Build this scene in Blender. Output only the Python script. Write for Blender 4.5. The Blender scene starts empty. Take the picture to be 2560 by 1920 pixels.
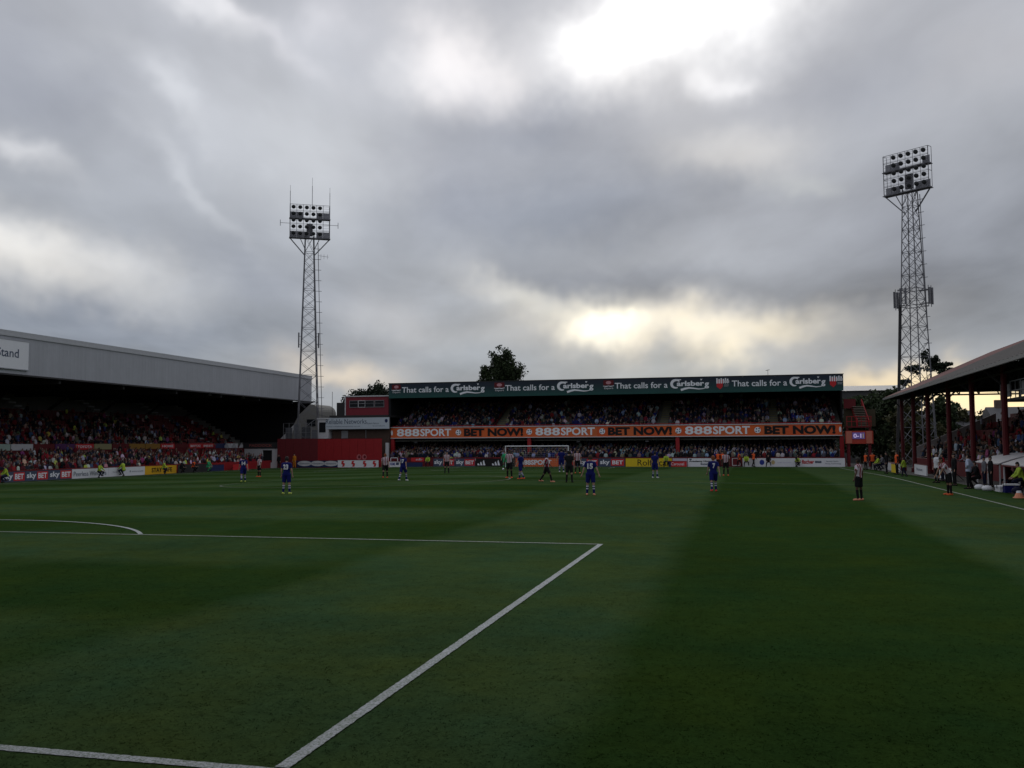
import bpy, bmesh, math, random
import numpy as np
from mathutils import Vector, Matrix
R = math.radians
random.seed(7)
rng = np.random.default_rng(7)
SC = bpy.context.scene
COL = SC.collection

# ------------------------------------------------------------------ camera
CAM = Vector((23.605, -6.626, 2.483))
YAW, PIT, ROL = 0.2428, 0.0625, -0.0051
FPX = 2358.4                                   # focal length in pixels of a 2560 wide frame
Fv = Vector((-math.sin(YAW)*math.cos(PIT), math.cos(YAW)*math.cos(PIT), math.sin(PIT)))
R0 = Vector((math.cos(YAW), math.sin(YAW), 0)); U0 = R0.cross(Fv)
Rv = R0*math.cos(ROL) + U0*math.sin(ROL); Uv = -R0*math.sin(ROL) + U0*math.cos(ROL)
cd = bpy.data.cameras.new('camera'); cam = bpy.data.objects.new('camera', cd); COL.objects.link(cam)
cd.sensor_width = 36; cd.lens = FPX/2560*36; cd.clip_end = 3000; cd.clip_start = .1
m = Matrix.Identity(4)
for i, v in enumerate((Rv, Uv, -Fv)):
    for j in range(3): m[j][i] = v[j]
m.translation = CAM
cam.matrix_world = m
SC.camera = cam

def ray(x, y): return Fv + Rv*((x-1280)/FPX) + Uv*((960-y)/FPX)
def at(x, y, ax, val):
    d = ray(x, y); i = 'xyz'.index(ax); return CAM + d*((val-CAM[i])/d[i])
def proj(P):
    d = Vector(P)-CAM; z = d.dot(Fv)
    return (1280+FPX*d.dot(Rv)/z, 960-FPX*d.dot(Uv)/z, z)
def azel(x, y):
    d = ray(x, y).normalized(); return math.degrees(math.atan2(d.x, d.y)), math.degrees(math.asin(d.z))

# ------------------------------------------------------------------ sky, sun, exposure
SUN_AZ, SUN_EL = azel(1660, 40)
W = bpy.data.worlds.new('World'); SC.world = W; W.use_nodes = True
nt = W.node_tree; nt.nodes.clear()
def N(tree, t, **k):
    n = tree.nodes.new(t)
    for a, b in k.items(): setattr(n, a, b)
    return n
def L(tree, a, b): tree.links.new(a, b)
def math_n(tree, op, a, b=None, c=None, clamp=False):
    n = N(tree, 'ShaderNodeMath', operation=op, use_clamp=clamp)
    for i, v in enumerate((a, b, c)):
        if v is None: continue
        if isinstance(v, (int, float)): n.inputs[i].default_value = v
        else: L(tree, v, n.inputs[i])
    return n.outputs[0]
def vmath(tree, op, a, b=None, s=None):
    n = N(tree, 'ShaderNodeVectorMath', operation=op)
    for i, v in enumerate((a, b)):
        if v is None: continue
        if isinstance(v, (tuple, list)): n.inputs[i].default_value = v
        else: L(tree, v, n.inputs[i])
    if s is not None:
        if isinstance(s, (int, float)): n.inputs['Scale'].default_value = s
        else: L(tree, s, n.inputs['Scale'])
    return n.outputs['Value'] if op in ('DOT_PRODUCT', 'LENGTH') else n.outputs['Vector']
def comb(tree, x, y, z=0.0):
    n = N(tree, 'ShaderNodeCombineXYZ')
    for i, v in enumerate((x, y, z)):
        if isinstance(v, (int, float)): n.inputs[i].default_value = v
        else: L(tree, v, n.inputs[i])
    return n.outputs[0]
def noise(tree, vec, scale, detail=4, rough=.55, dist=0.0):
    n = N(tree, 'ShaderNodeTexNoise'); n.inputs['Scale'].default_value = scale
    n.inputs['Detail'].default_value = detail; n.inputs['Roughness'].default_value = rough; n.inputs['Distortion'].default_value = dist
    L(tree, vec, n.inputs['Vector']); return n
def build_sky():
    tc = N(nt, 'ShaderNodeTexCoord'); d = vmath(nt, 'NORMALIZE', tc.outputs['Generated'])
    sp = N(nt, 'ShaderNodeSeparateXYZ'); L(nt, d, sp.inputs[0]); x, y, z = sp.outputs
    az = math_n(nt, 'MULTIPLY', math_n(nt, 'ARCTAN2', x, y), 57.29578)
    el = math_n(nt, 'MULTIPLY', math_n(nt, 'ARCSINE', z), 57.29578)
    # cloud deck seen in perspective: streaks run away towards az -12
    zc = math_n(nt, 'ADD', math_n(nt, 'MAXIMUM', z, 0.0), .16)
    px = math_n(nt, 'DIVIDE', x, zc); py = math_n(nt, 'DIVIDE', y, zc)
    plane = comb(nt, px, py)
    mp = N(nt, 'ShaderNodeMapping'); mp.inputs['Rotation'].default_value = (0, 0, R(-16)); L(nt, plane, mp.inputs[0])
    st = N(nt, 'ShaderNodeMapping'); st.inputs['Scale'].default_value = (1.15, .80, 1); L(nt, mp.outputs[0], st.inputs[0])
    n1 = noise(nt, st.outputs[0], 1.5, 4, .46, .5)
    st2 = N(nt, 'ShaderNodeMapping'); st2.inputs['Scale'].default_value = (2.6, 1.1, 1); st2.inputs['Location'].default_value = (4, 2, 0); L(nt, mp.outputs[0], st2.inputs[0])
    n2 = noise(nt, st2.outputs[0], 2.0, 5, .52, .4)
    # soft warp for the breaks in the cloud
    nw = noise(nt, d, 7.0, 4, .58)
    off = vmath(nt, 'SCALE', vmath(nt, 'SUBTRACT', nw.outputs['Color'], (.5, .5, .5)), s=9.0)
    ae = vmath(nt, 'ADD', comb(nt, az, el), vmath(nt, 'MULTIPLY', off, (1, .7, 0)))
    # base tone: cooler and darker near the horizon, light overhead
    t = math_n(nt, 'DIVIDE', el, 30.0, clamp=True)
    base = N(nt, 'ShaderNodeMix', data_type='RGBA'); L(nt, t, base.inputs['Factor'])
    base.inputs['A'].default_value = (.288, .318, .360, 1); base.inputs['B'].default_value = (.482, .496, .545, 1)
    mod = math_n(nt, 'MULTIPLY_ADD', math_n(nt, 'SUBTRACT', n1.outputs['Fac'], .5), 0.80, 1.0)
    mod = math_n(nt, 'ADD', mod, math_n(nt, 'MULTIPLY', math_n(nt, 'SUBTRACT', n2.outputs['Fac'], .5), .30))
    cur = vmath(nt, 'SCALE', base.outputs['Result'], s=mod)
    S = 2560/2212
    blobs = [  # centre (photo, 2212 wide), half sizes, tilt, added light
        (600, 260, 430, 190, 12, (.12, .12, .12)), (60, 170, 170, 80, 25, (-.06, -.06, -.05)), (1430, 36, 200, 52, -14, (.66, .65, .62)), (1420, 70, 340, 130, -10, (.26, .25, .24)), (1265, 140, 85, 95, 25, (.52, .50, .47)), (1590, 5, 130, 72, 0, (.55, .54, .52)),
        (1560, 150, 60, 34, 0, (.34, .33, .32)), (985, 125, 125, 75, 25, (.42, .38, .35)), (900, 160, 80, 50, 0, (.16, .15, .14)),
        (430, 15, 80, 45, 20, (.30, .29, .28)), (700, 40, 80, 50, 0, (.16, .15, .15)), (560, 70, 170, 24, 24, (.13, .12, .12)),
        (370, 210, 120, 32, 38, (.15, .15, .15)), (430, 420, 150, 22, 42, (.10, .10, .10)), (40, 320, 110, 28, 20, (.27, .26, .25)),
        (95, 560, 230, 62, 12, (.37, .335, .275)), (-60, 490, 130, 40, 10, (.22, .21, .19)),
        (240, 690, 330, 60, 4, (-.10, -.095, -.075)), (700, 340, 180, 120, 20, (.06, .06, .055)), (560, 600, 200, 60, 10, (-.04, -.04, -.03)),
        (1160, 285, 190, 80, 6, (-.16, -.15, -.13)), (1230, 460, 330, 80, -2, (-.14, -.13, -.11)), (950, 400, 120, 120, 0, (-.04, -.04, -.03)),
        (1570, 335, 140, 50, 6, (.22, .20, .165)), (1700, 410, 90, 24, 8, (.08, .08, .06)), (1800, 200, 180, 80, 0, (-.07, -.07, -.065)),
        (2000, 520, 300, 120, 0, (-.10, -.105, -.105)), (2060, 690, 240, 80, 0, (-.08, -.085, -.09)), (2160, 110, 120, 90, 0, (.05, .04, .03)),
        (1090, 612, 130, 26, 10, (.17, .155, .125)), (1200, 650, 110, 30, 14, (.16, .145, .10)), (1500, 615, 320, 30, 3, (-.10, -.10, -.10)), (1280, 590, 250, 22, 6, (-.04, -.04, -.035)),
        (1308, 692, 66, 38, 0, (.90, .80, .56)), (1440, 700, 360, 58, 1, (.25, .205, .13)), (1485, 700, 110, 36, 0, (.42, .35, .21)),
        (1565, 745, 55, 26, 0, (.40, .32, .17)), (1670, 692, 85, 30, 0, (.33, .27, .15)), (1430, 790, 280, 40, 0, (.05, .05, .03)),
        (830, 690, 130, 60, 15, (.10, .085, .07)), (770, 815, 110, 30, 0, (.36, .26, .13)), (660, 790, 90, 40, 0, (.08, .06, .04)),
        (1930, 815, 170, 26, 0, (.42, .29, .10)), (2110, 860, 160, 45, 0, (.60, .42, .13)), (2300, 880, 260, 60, 0, (.55, .38, .12)),
        (1000, 740, 160, 60, 0, (-.02, -.01, 0)),
    ]
    for bx_, by_, sx, sy, tilt, colr in blobs:
        a, e = azel(bx_*S, by_*S)
        k = 1/35.6
        th = R(-tilt); c, s_ = math.cos(th), math.sin(th); v = vmath(nt, 'SUBTRACT', ae, (a, e, 0))
        uu = vmath(nt, 'DOT_PRODUCT', v, (c/(sx*k), s_/(sx*k), 0)); ww = vmath(nt, 'DOT_PRODUCT', v, (-s_/(sy*k), c/(sy*k), 0))
        q = math_n(nt, 'MULTIPLY_ADD', uu, uu, math_n(nt, 'MULTIPLY', ww, ww))
        g = math_n(nt, 'EXPONENT', math_n(nt, 'MULTIPLY', q, -1.0))
        cur = vmath(nt, 'ADD', cur, vmath(nt, 'SCALE', colr, s=g))
    cur = vmath(nt, 'MAXIMUM', cur, (.08, .085, .095))
    # thin clear-sky contribution above the clouds (Nishita) shows through a little
    sky = N(nt, 'ShaderNodeTexSky', sky_type='NISHITA', sun_disc=False)
    sky.sun_elevation = R(SUN_EL); sky.sun_rotation = R(SUN_AZ)
    mix = N(nt, 'ShaderNodeMix', data_type='RGBA'); mix.inputs['Factor'].default_value = .97
    L(nt, sky.outputs[0], mix.inputs['A']); L(nt, vmath(nt, 'SCALE', cur, s=10.0), mix.inputs['B'])
    # below the horizon: dim ground tone
    gm = N(nt, 'ShaderNodeMix', data_type='RGBA'); L(nt, math_n(nt, 'MULTIPLY', math_n(nt, 'ADD', z, .01), 60, clamp=True), gm.inputs['Factor'])
    gm.inputs['A'].default_value = (.5, .52, .5, 1); L(nt, mix.outputs['Result'], gm.inputs['B'])
    bg = N(nt, 'ShaderNodeBackground'); bg.inputs['Strength'].default_value = .1; L(nt, gm.outputs['Result'], bg.inputs['Color'])
    out = N(nt, 'ShaderNodeOutputWorld'); L(nt, bg.outputs[0], out.inputs[0])
build_sky(); W.cycles.sampling_method = 'MANUAL'; W.cycles.sample_map_resolution = 512
sl = bpy.data.lights.new('sun', 'SUN'); so = bpy.data.objects.new('sun', sl); COL.objects.link(so)
sl.energy = .5; sl.angle = R(30); sl.color = (1, .95, .86)
sd = Vector((math.sin(R(SUN_AZ))*math.cos(R(SUN_EL)), math.cos(R(SUN_AZ))*math.cos(R(SUN_EL)), math.sin(R(SUN_EL))))
so.rotation_euler = sd.to_track_quat('Z', 'Y').to_euler()
SC.view_settings.view_transform = 'Standard'; SC.view_settings.look = 'None'
SC.view_settings.exposure = 0; SC.view_settings.gamma = 1; SC.view_settings.use_curve_mapping = False
SC.render.engine = 'CYCLES'
SC.cycles.max_bounces = 4; SC.cycles.diffuse_bounces = 2; SC.cycles.glossy_bounces = 2; SC.cycles.transparent_max_bounces = 6
SC.cycles.use_adaptive_sampling = True

# ------------------------------------------------------------------ helpers
MATS = {}
def P(name, col, rough=.7, spec=.3, metal=0.0, var=.12, vscale=3.0, bump=0.0, bscale=40.0, streak=None, emit=None, world=False):
    """procedural material: colour with soft wear, optional vertical streaks and relief"""
    if name in MATS: return MATS[name]
    mt = bpy.data.materials.new(name); mt.use_nodes = True; t = mt.node_tree; b = t.nodes['Principled BSDF']
    b.inputs['Roughness'].default_value = rough; b.inputs['Specular IOR Level'].default_value = spec; b.inputs['Metallic'].default_value = metal
    tc = N(t, 'ShaderNodeTexCoord'); vec = N(t, 'ShaderNodeNewGeometry').outputs['Position'] if world else tc.outputs['Object']
    n = noise(t, vec, vscale, 5, .6)
    f = math_n(t, 'MULTIPLY_ADD', math_n(t, 'SUBTRACT', n.outputs['Fac'], .5), 2*var, 1.0)
    if streak:
        mp = N(t, 'ShaderNodeMapping'); mp.inputs['Scale'].default_value = streak[:3]; L(t, vec, mp.inputs[0])
        n2 = noise(t, mp.outputs[0], 1.0, 5, .65)
        f = math_n(t, 'ADD', f, math_n(t, 'MULTIPLY', math_n(t, 'SUBTRACT', n2.outputs['Fac'], .5), streak[3]))
    c = vmath(t, 'SCALE', tuple(col[:3]), s=f)
    L(t, c, b.inputs['Base Color'])
    if bump:
        nb = noise(t, vec, bscale, 3, .6); bp = N(t, 'ShaderNodeBump'); bp.inputs['Strength'].default_value = bump; bp.inputs['Distance'].default_value = .02
        L(t, nb.outputs['Fac'], bp.inputs['Height']); L(t, bp.outputs[0], b.inputs['Normal'])
    if emit:
        b.inputs['Emission Color'].default_value = (*emit[:3], 1); b.inputs['Emission Strength'].default_value = emit[3]
    MATS[name] = mt; return mt

class MB:
    """collects shapes into one mesh"""
    def __init__(s): s.v = []; s.f = []; s.mi = []
    def add(s, vs, fs, mi=0):
        o = len(s.v); s.v.extend(tuple(v) for v in vs)
        for f in fs: s.f.append(tuple(i+o for i in f)); s.mi.append(mi)
        return s
    def box(s, a, b, mi=0):
        x0, y0, z0 = (min(a[i], b[i]) for i in range(3)); x1, y1, z1 = (max(a[i], b[i]) for i in range(3))
        v = [(x0,y0,z0),(x1,y0,z0),(x1,y1,z0),(x0,y1,z0),(x0,y0,z1),(x1,y0,z1),(x1,y1,z1),(x0,y1,z1)]
        return s.add(v, [(0,3,2,1),(4,5,6,7),(0,1,5,4),(1,2,6,5),(2,3,7,6),(3,0,4,7)], mi)
    def obox(s, c, r, u, n, w, h, d, mi=0):
        """box centred at c spanned by unit r, u, n"""
        c, r, u, n = map(Vector, (c, r, u, n)); v = []
        for sz in (-1, 1):
            for sx, sy in ((-1,-1),(1,-1),(1,1),(-1,1)): v.append(c + r*(sx*w/2) + u*(sy*h/2) + n*(sz*d/2))
        return s.add(v, [(0,3,2,1),(4,5,6,7),(0,1,5,4),(1,2,6,5),(2,3,7,6),(3,0,4,7)], mi)
    def bar(s, a, b, w, mi=0, w2=None, k=4):
        a, b = Vector(a), Vector(b); d = (b-a)
        if d.length < 1e-6: return s
        d.normalize(); q = Vector((0,0,1)) if abs(d.z) < .9 else Vector((1,0,0))
        u = d.cross(q).normalized(); v = d.cross(u); w2 = w if w2 is None else w2
        vs = []
        for p, rr in ((a, w/2), (b, w2/2)):
            for i in range(k):
                t = 2*math.pi*(i+.5)/k; vs.append(p + (u*math.cos(t)+v*math.sin(t))*rr*(1.2 if k == 4 else 1))
        fs = [(i, (i+1) % k, k+(i+1) % k, k+i) for i in range(k)] + [tuple(range(k-1,-1,-1)), tuple(range(k, 2*k))]
        return s.add(vs, fs, mi)
    def path(s, pts, w, k=6, mi=0, ws=None):
        for i in range(len(pts)-1): s.bar(pts[i], pts[i+1], ws[i] if ws else w, mi, ws[i+1] if ws else None, k)
        return s
    def lathe(s, c, prof, k=12, axis=(0,0,1), mi=0):
        ax = Vector(axis).normalized(); q = Vector((0,0,1)) if abs(ax.z) < .9 else Vector((1,0,0))
        u = ax.cross(q).normalized(); v = ax.cross(u); c = Vector(c); vs = []
        for r_, h in prof:
            for i in range(k):
                t = 2*math.pi*i/k; vs.append(c + ax*h + (u*math.cos(t)+v*math.sin(t))*r_)
        fs = [(j*k+i, j*k+(i+1) % k, (j+1)*k+(i+1) % k, (j+1)*k+i) for j in range(len(prof)-1) for i in range(k)]
        fs += [tuple(range(k-1,-1,-1)), tuple(range((len(prof)-1)*k, len(prof)*k))]
        return s.add(vs, fs, mi)
    def mesh(s, name, mats, smooth=False):
        me = bpy.data.meshes.new(name); me.from_pydata(s.v, [], s.f)
        for mt in (mats if isinstance(mats, (list, tuple)) else [mats]): me.materials.append(mt)
        if len(me.materials) > 1: me.polygons.foreach_set('material_index', s.mi)
        if smooth: me.polygons.foreach_set('use_smooth', [True]*len(me.polygons))
        me.validate(); me.update(); return me
    def build(s, name, mats, parent=None, smooth=False, loc=None):
        o = bpy.data.objects.new(name, s.mesh(name, mats, smooth)); COL.objects.link(o)
        if loc: o.location = loc
        if parent: o.parent = parent
        return o
def tag(o, label, cat, group=None):
    o['label'] = label; o['category'] = cat
    if group: o['group'] = group
    return o
def kind(o, k): o['kind'] = k; return o
def empty(name, loc=(0,0,0), rz=0):
    o = bpy.data.objects.new(name, None); o.location = loc; o.rotation_euler = (0,0,rz); o.empty_display_size = .3; COL.objects.link(o); return o
def thing(name, label, cat, loc=(0,0,0), rz=0, group=None): return tag(empty(name, loc, rz), label, cat, group)
def link(name, mesh, parent=None, mw=None):
    o = bpy.data.objects.new(name, mesh); COL.objects.link(o)
    if parent: o.parent = parent
    if mw is not None: o.matrix_local = mw
    return o

# text shapes -------------------------------------------------------
_tx = {}
def text_geo(s, bold=0.0):
    """vertices and faces of a line of lettering, baseline 0, in unit font size"""
    key = (s, bold)
    if key in _tx: return _tx[key]
    c = bpy.data.curves.new('t', 'FONT'); c.body = s; c.size = 1; c.offset = bold; c.resolution_u = 3; c.fill_mode = 'FRONT'
    o = bpy.data.objects.new('t', c); COL.objects.link(o)
    dg = bpy.context.evaluated_depsgraph_get(); me = bpy.data.meshes.new_from_object(o.evaluated_get(dg))
    v = [tuple(p.co) for p in me.vertices]; f = [tuple(p.vertices) for p in me.polygons]
    bpy.data.objects.remove(o); bpy.data.curves.remove(c); bpy.data.meshes.remove(me)
    _tx[key] = (v, f); return v, f
class Panel:
    """a flat board: origin at lower left corner, r along it, z up, n out of it"""
    def __init__(s, o, r, parent, n_off=0.0, up=(0,0,1)):
        s.o = Vector(o); s.r = Vector(r).normalized(); s.u = Vector(up); s.n = s.r.cross(s.u).normalized(); s.p = parent; s.k = n_off
    def pt(s, x, z, d): return s.o + s.r*x + s.u*z + s.n*d
    def geo(s, name, vs, fs, mat, d):
        mb = MB(); mb.add([s.pt(x, z, d) for x, z in vs], fs); return mb.build(name, mat, s.p)
    def text(s, st, x0, x1, z0, z1, mat, d=.02, bold=.015, name='lettering', shear=0.0):
        v, f = text_geo(st, bold)
        xs = [p[0] for p in v]; ys = [p[1] for p in v]; ax, bx = min(xs), max(xs); ay, by = min(ys), max(ys)
        q = [(x0+(p[0]-ax)/(bx-ax)*(x1-x0) + shear*(p[1]-ay), z0+(p[1]-ay)/(by-ay)*(z1-z0)) for p in v]
        return s.geo(name, q, f, mat, d)
    def rect(s, x0, x1, z0, z1, mat, d=.008, name='print_field'):
        return s.geo(name, [(x0,z0),(x1,z0),(x1,z1),(x0,z1)], [(0,1,2,3)], mat, d)
    def poly(s, pts, mat, d=.014, name='emblem'): return s.geo(name, pts, [tuple(range(len(pts)))], mat, d)
    def disc(s, cx, cz, rx, rz, mat, d=.014, name='emblem', k=20):
        return s.poly([(cx+rx*math.cos(2*math.pi*i/k), cz+rz*math.sin(2*math.pi*i/k)) for i in range(k)], mat, d, name)
    def band(s, pts, ws, mat, d=.014, name='emblem'):
        """a stroke of varying width along pts"""
        vs = []
        for i, p in enumerate(pts):
            a = Vector(pts[max(i-1,0)]); b = Vector(pts[min(i+1,len(pts)-1)]); t = (b-a).normalized(); nn = Vector((-t.y, t.x))
            vs += [tuple(Vector(p)+nn*ws[i]/2), tuple(Vector(p)-nn*ws[i]/2)]
        return s.geo(name, vs, [(2*i, 2*i+1, 2*i+3, 2*i+2) for i in range(len(pts)-1)], mat, d)

# ground height: the pitch is slightly crowned and falls away to the left and far sides
def sm(t): t = min(max(t, 0), 1); return t*t*(3-2*t)
def zg(x, y):
    a = .52*sm((3-x)/36)*sm((y-15)/35); b = .33*sm((y-58)/42)
    c = .2*math.exp(-((x-10)/13)**2)*sm((y-18)/30)*(1-sm((y-65)/35))
    return c-(a**4+b**4)**.25

# ------------------------------------------------------------------ materials
def grass_material():
    mt = bpy.data.materials.new('mown_grass'); mt.use_nodes = True; t = mt.node_tree; b = t.nodes['Principled BSDF']
    tc = N(t, 'ShaderNodeTexCoord'); vec = tc.outputs['Object']
    sp = N(t, 'ShaderNodeSeparateXYZ'); L(t, vec, sp.inputs[0]); x, y, _ = sp.outputs
    wob = noise(t, vec, .35, 3); w = math_n(t, 'MULTIPLY', math_n(t, 'SUBTRACT', wob.outputs['Fac'], .5), .9)
    xw = math_n(t, 'ADD', x, w); yw = math_n(t, 'ADD', y, w)
    lane = lambda v, per, ph, sharp: math_n(t, 'MINIMUM', math_n(t, 'MAXIMUM', math_n(t, 'MULTIPLY', math_n(t, 'SINE', math_n(t, 'MULTIPLY_ADD', v, 2*math.pi/per, ph)), sharp), -1.0), 1.0)
    lx = lane(xw, 12.8, -2*math.pi*15.6/12.8, 6.0)       # +1 = light lane 15.6 .. 22.0
    ly = lane(yw, 11.0, 0.0, 2.6)                        # +1 = light lane 0 .. 5.5
    side = math_n(t, 'MULTIPLY', math_n(t, 'SUBTRACT', x, 12.5), .22, clamp=True)
    a = math_n(t, 'MULTIPLY', lx, math_n(t, 'MULTIPLY_ADD', side, .75, .25))
    c = math_n(t, 'MULTIPLY', ly, math_n(t, 'MULTIPLY_ADD', side, -.85, .85))
    s = math_n(t, 'MULTIPLY_ADD', math_n(t, 'ADD', a, c), .5, .5, clamp=True)
    patch = noise(t, vec, 5.0, 3, .6); big = noise(t, vec, .12, 4, .6); mid = noise(t, vec, 1.3, 4, .6); fine = noise(t, vec, 26, 4, .7)
    st = N(t, 'ShaderNodeMapping'); st.inputs['Scale'].default_value = (9, 2.0, 9); L(t, vec, st.inputs[0]); tuft = noise(t, st.outputs[0], 2.2, 4, .65)
    mx = N(t, 'ShaderNodeMix', data_type='RGBA'); L(t, s, mx.inputs['Factor'])
    mx.inputs['A'].default_value = (.0205, .0430, .0090, 1); mx.inputs['B'].default_value = (.0400, .0690, .0250, 1)
    f = math_n(t, 'MULTIPLY_ADD', math_n(t, 'SUBTRACT', big.outputs['Fac'], .5), .8, 1.0)
    f = math_n(t, 'ADD', f, math_n(t, 'MULTIPLY', math_n(t, 'SUBTRACT', mid.outputs['Fac'], .5), .55))
    f = math_n(t, 'ADD', f, math_n(t, 'MULTIPLY', math_n(t, 'SUBTRACT', fine.outputs['Fac'], .5), .8))
    f = math_n(t, 'ADD', f, math_n(t, 'MULTIPLY', math_n(t, 'SUBTRACT', tuft.outputs['Fac'], .5), .5))
    f = math_n(t, 'ADD', f, math_n(t, 'MULTIPLY', math_n(t, 'SUBTRACT', patch.outputs['Fac'], .5), .5))
    f = math_n(t, 'MAXIMUM', f, .2)
    hue = noise(t, vec, .45, 4, .6); hv = math_n(t, 'SUBTRACT', hue.outputs['Fac'], .5)      # yellower worn turf, bluer lush turf
    tint = comb(t, math_n(t, 'MULTIPLY_ADD', hv, 1.1, 1.0), math_n(t, 'MULTIPLY_ADD', hv, .25, 1.0), math_n(t, 'MULTIPLY_ADD', hv, -.9, 1.0))
    L(t, vmath(t, 'MULTIPLY', vmath(t, 'SCALE', mx.outputs['Result'], s=f), tint), b.inputs['Base Color'])
    b.inputs['Roughness'].default_value = 1.0; b.inputs['Specular IOR Level'].default_value = 0.0
    b.inputs['Sheen Weight'].default_value = .045; b.inputs['Sheen Roughness'].default_value = .4; b.inputs['Sheen Tint'].default_value = (.32, .60, .25, 1)
    bp = N(t, 'ShaderNodeBump'); bp.inputs['Strength'].default_value = .5; bp.inputs['Distance'].default_value = .02
    L(t, math_n(t, 'ADD', fine.outputs['Fac'], math_n(t, 'MULTIPLY', mid.outputs['Fac'], .6)), bp.inputs['Height']); L(t, bp.outputs[0], b.inputs['Normal'])
    return mt
def line_material():
    mt = bpy.data.materials.new('line_paint_on_grass'); mt.use_nodes = True; t = mt.node_tree; b = t.nodes['Principled BSDF']
    tc = N(t, 'ShaderNodeTexCoord'); vec = tc.outputs['Object']
    n = noise(t, vec, 45, 4, .75); n2 = noise(t, vec, 2.0, 3)
    f = math_n(t, 'MULTIPLY_ADD', math_n(t, 'SUBTRACT', n.outputs['Fac'], .45), 4.0, .45, clamp=True)
    f = math_n(t, 'MULTIPLY', f, math_n(t, 'MULTIPLY_ADD', n2.outputs['Fac'], .8, .55), clamp=True)
    mx = N(t, 'ShaderNodeMix', data_type='RGBA'); L(t, f, mx.inputs['Factor'])
    mx.inputs['A'].default_value = (.10, .14, .08, 1); mx.inputs['B'].default_value = (.48, .50, .53, 1)
    L(t, mx.outputs['Result'], b.inputs['Base Color']); b.inputs['Roughness'].default_value = .8; b.inputs['Specular IOR Level'].default_value = .1
    return mt
M_grass = grass_material(); M_line = line_material()
M_conc = P('stand_concrete', (.22, .215, .20), .9, .2, var=.25, bump=.3)
M_dark = P('dark_steel', (.035, .034, .036), .7, .3)
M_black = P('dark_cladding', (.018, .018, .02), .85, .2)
M_red = P('red_paint', (.30, .012, .016), .55, .35, var=.18)
M_dred = P('dark_red_paint', (.12, .009, .013), .65, .3, var=.2)
M_grey = P('grey_cladding', (.36, .37, .40), .5, .4, var=.10, vscale=1.2, streak=(.02, 1.4, .10, .34), world=True)
M_white = P('white_board', (.74, .75, .78), .55, .3, var=.06)
M_offw = P('aged_white', (.55, .55, .57), .7, .3, var=.14)
M_wtxt = P('white_print', (.80, .82, .86), .6, .25, var=.04)
M_green1 = P('green_board_upper', (.006, .020, .030), .5, .35)
M_orange = P('orange_print', (.66, .125, .03), .6, .25, var=.10, vscale=.8)
M_blkp = P('black_print', (.012, .010, .010), .6, .25)
M_navy = P('navy_print', (.02, .03, .10), .6, .25)
M_redp = P('red_print', (.55, .03, .035), .6, .25)
M_yel = P('yellow_print', (.70, .52, .02), .6, .25)
M_amb = P('amber_print', (.75, .42, .02), .6, .25)
M_blue = P('blue_print', (.03, .05, .30), .6, .25)
M_slate = P('slate_print', (.06, .08, .13), .6, .25)
M_galv = P('galvanised_steel', (.24, .245, .26), .55, .4, metal=.3, var=.2)
M_glass = P('dark_window_glass', (.015, .017, .02), .08, .5, var=.02)
M_bark = P('bark', (.045, .035, .025), .95, .1, var=.3)

# ------------------------------------------------------------------ ground and pitch
def grid_sheet(name, x0, x1, y0, y1, st, dz, mat):
    nx, ny = int(round((x1-x0)/st)), int(round((y1-y0)/st)); vs, fs = [], []
    for j in range(ny+1):
        for i in range(nx+1):
            x, y = x0+i*st, y0+j*st; vs.append((x, y, zg(x, y)+dz))
    for j in range(ny):
        for i in range(nx): a = j*(nx+1)+i; fs.append((a, a+1, a+nx+2, a+nx+1))
    return MB().add(vs, fs).build(name, mat, smooth=True)
M_tarmac = P('tarmac', (.06, .06, .058), .9, .2, var=.3, bump=.3)
kind(MB().add([(-900,-300,-.9),(900,-300,-.9),(900,1500,-.9),(-900,1500,-.9)], [(0,1,2,3)]).build('ground', M_tarmac), 'structure')
kind(grid_sheet('pitch_surround', -60, 56, -3, 121, 1.0, -.05, M_tarmac), 'structure')
kind(grid_sheet('pitch', -35, 35.5, -2, 103.5, .5, 0, M_grass), 'structure')
def grass_blades():
    """short standing blades on the turf nearest the photographer"""
    n = 60000; y = rng.uniform(-1.8, 15, n); keep = rng.random(n) < np.clip(1.15-(y+2)/13, .10, 1); y = y[keep]; n = len(y)
    x = 23.6 + (y+6.6)*rng.uniform(-1.05, .36, n)
    vs, fs = [], []
    for i in range(n):
        if x[i] > 35 or x[i] < -34: continue
        z = zg(x[i], y[i])
        for _ in range(3):
            a = rng.uniform(0, 6.283); hgt = rng.uniform(.006, .014); w = rng.uniform(.003, .006); px, py = x[i]+rng.normal(0, .012), y[i]+rng.normal(0, .012); lx, ly = rng.normal(0, .03, 2); c, s_ = math.cos(a)*w, math.sin(a)*w
            k = len(vs); vs += [(px-c, py-s_, z-.002), (px+c, py+s_, z-.002), (px+lx, py+ly, z+hgt)]; fs.append((k, k+1, k+2))
    o = MB().add(vs, fs).build('grass', M_grass); kind(o, 'stuff'); o['label'] = 'short mown grass blades on the pitch nearest the camera'; o['category'] = 'grass'
grass_blades()
LP, WP = 100.43, 33.3
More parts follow.
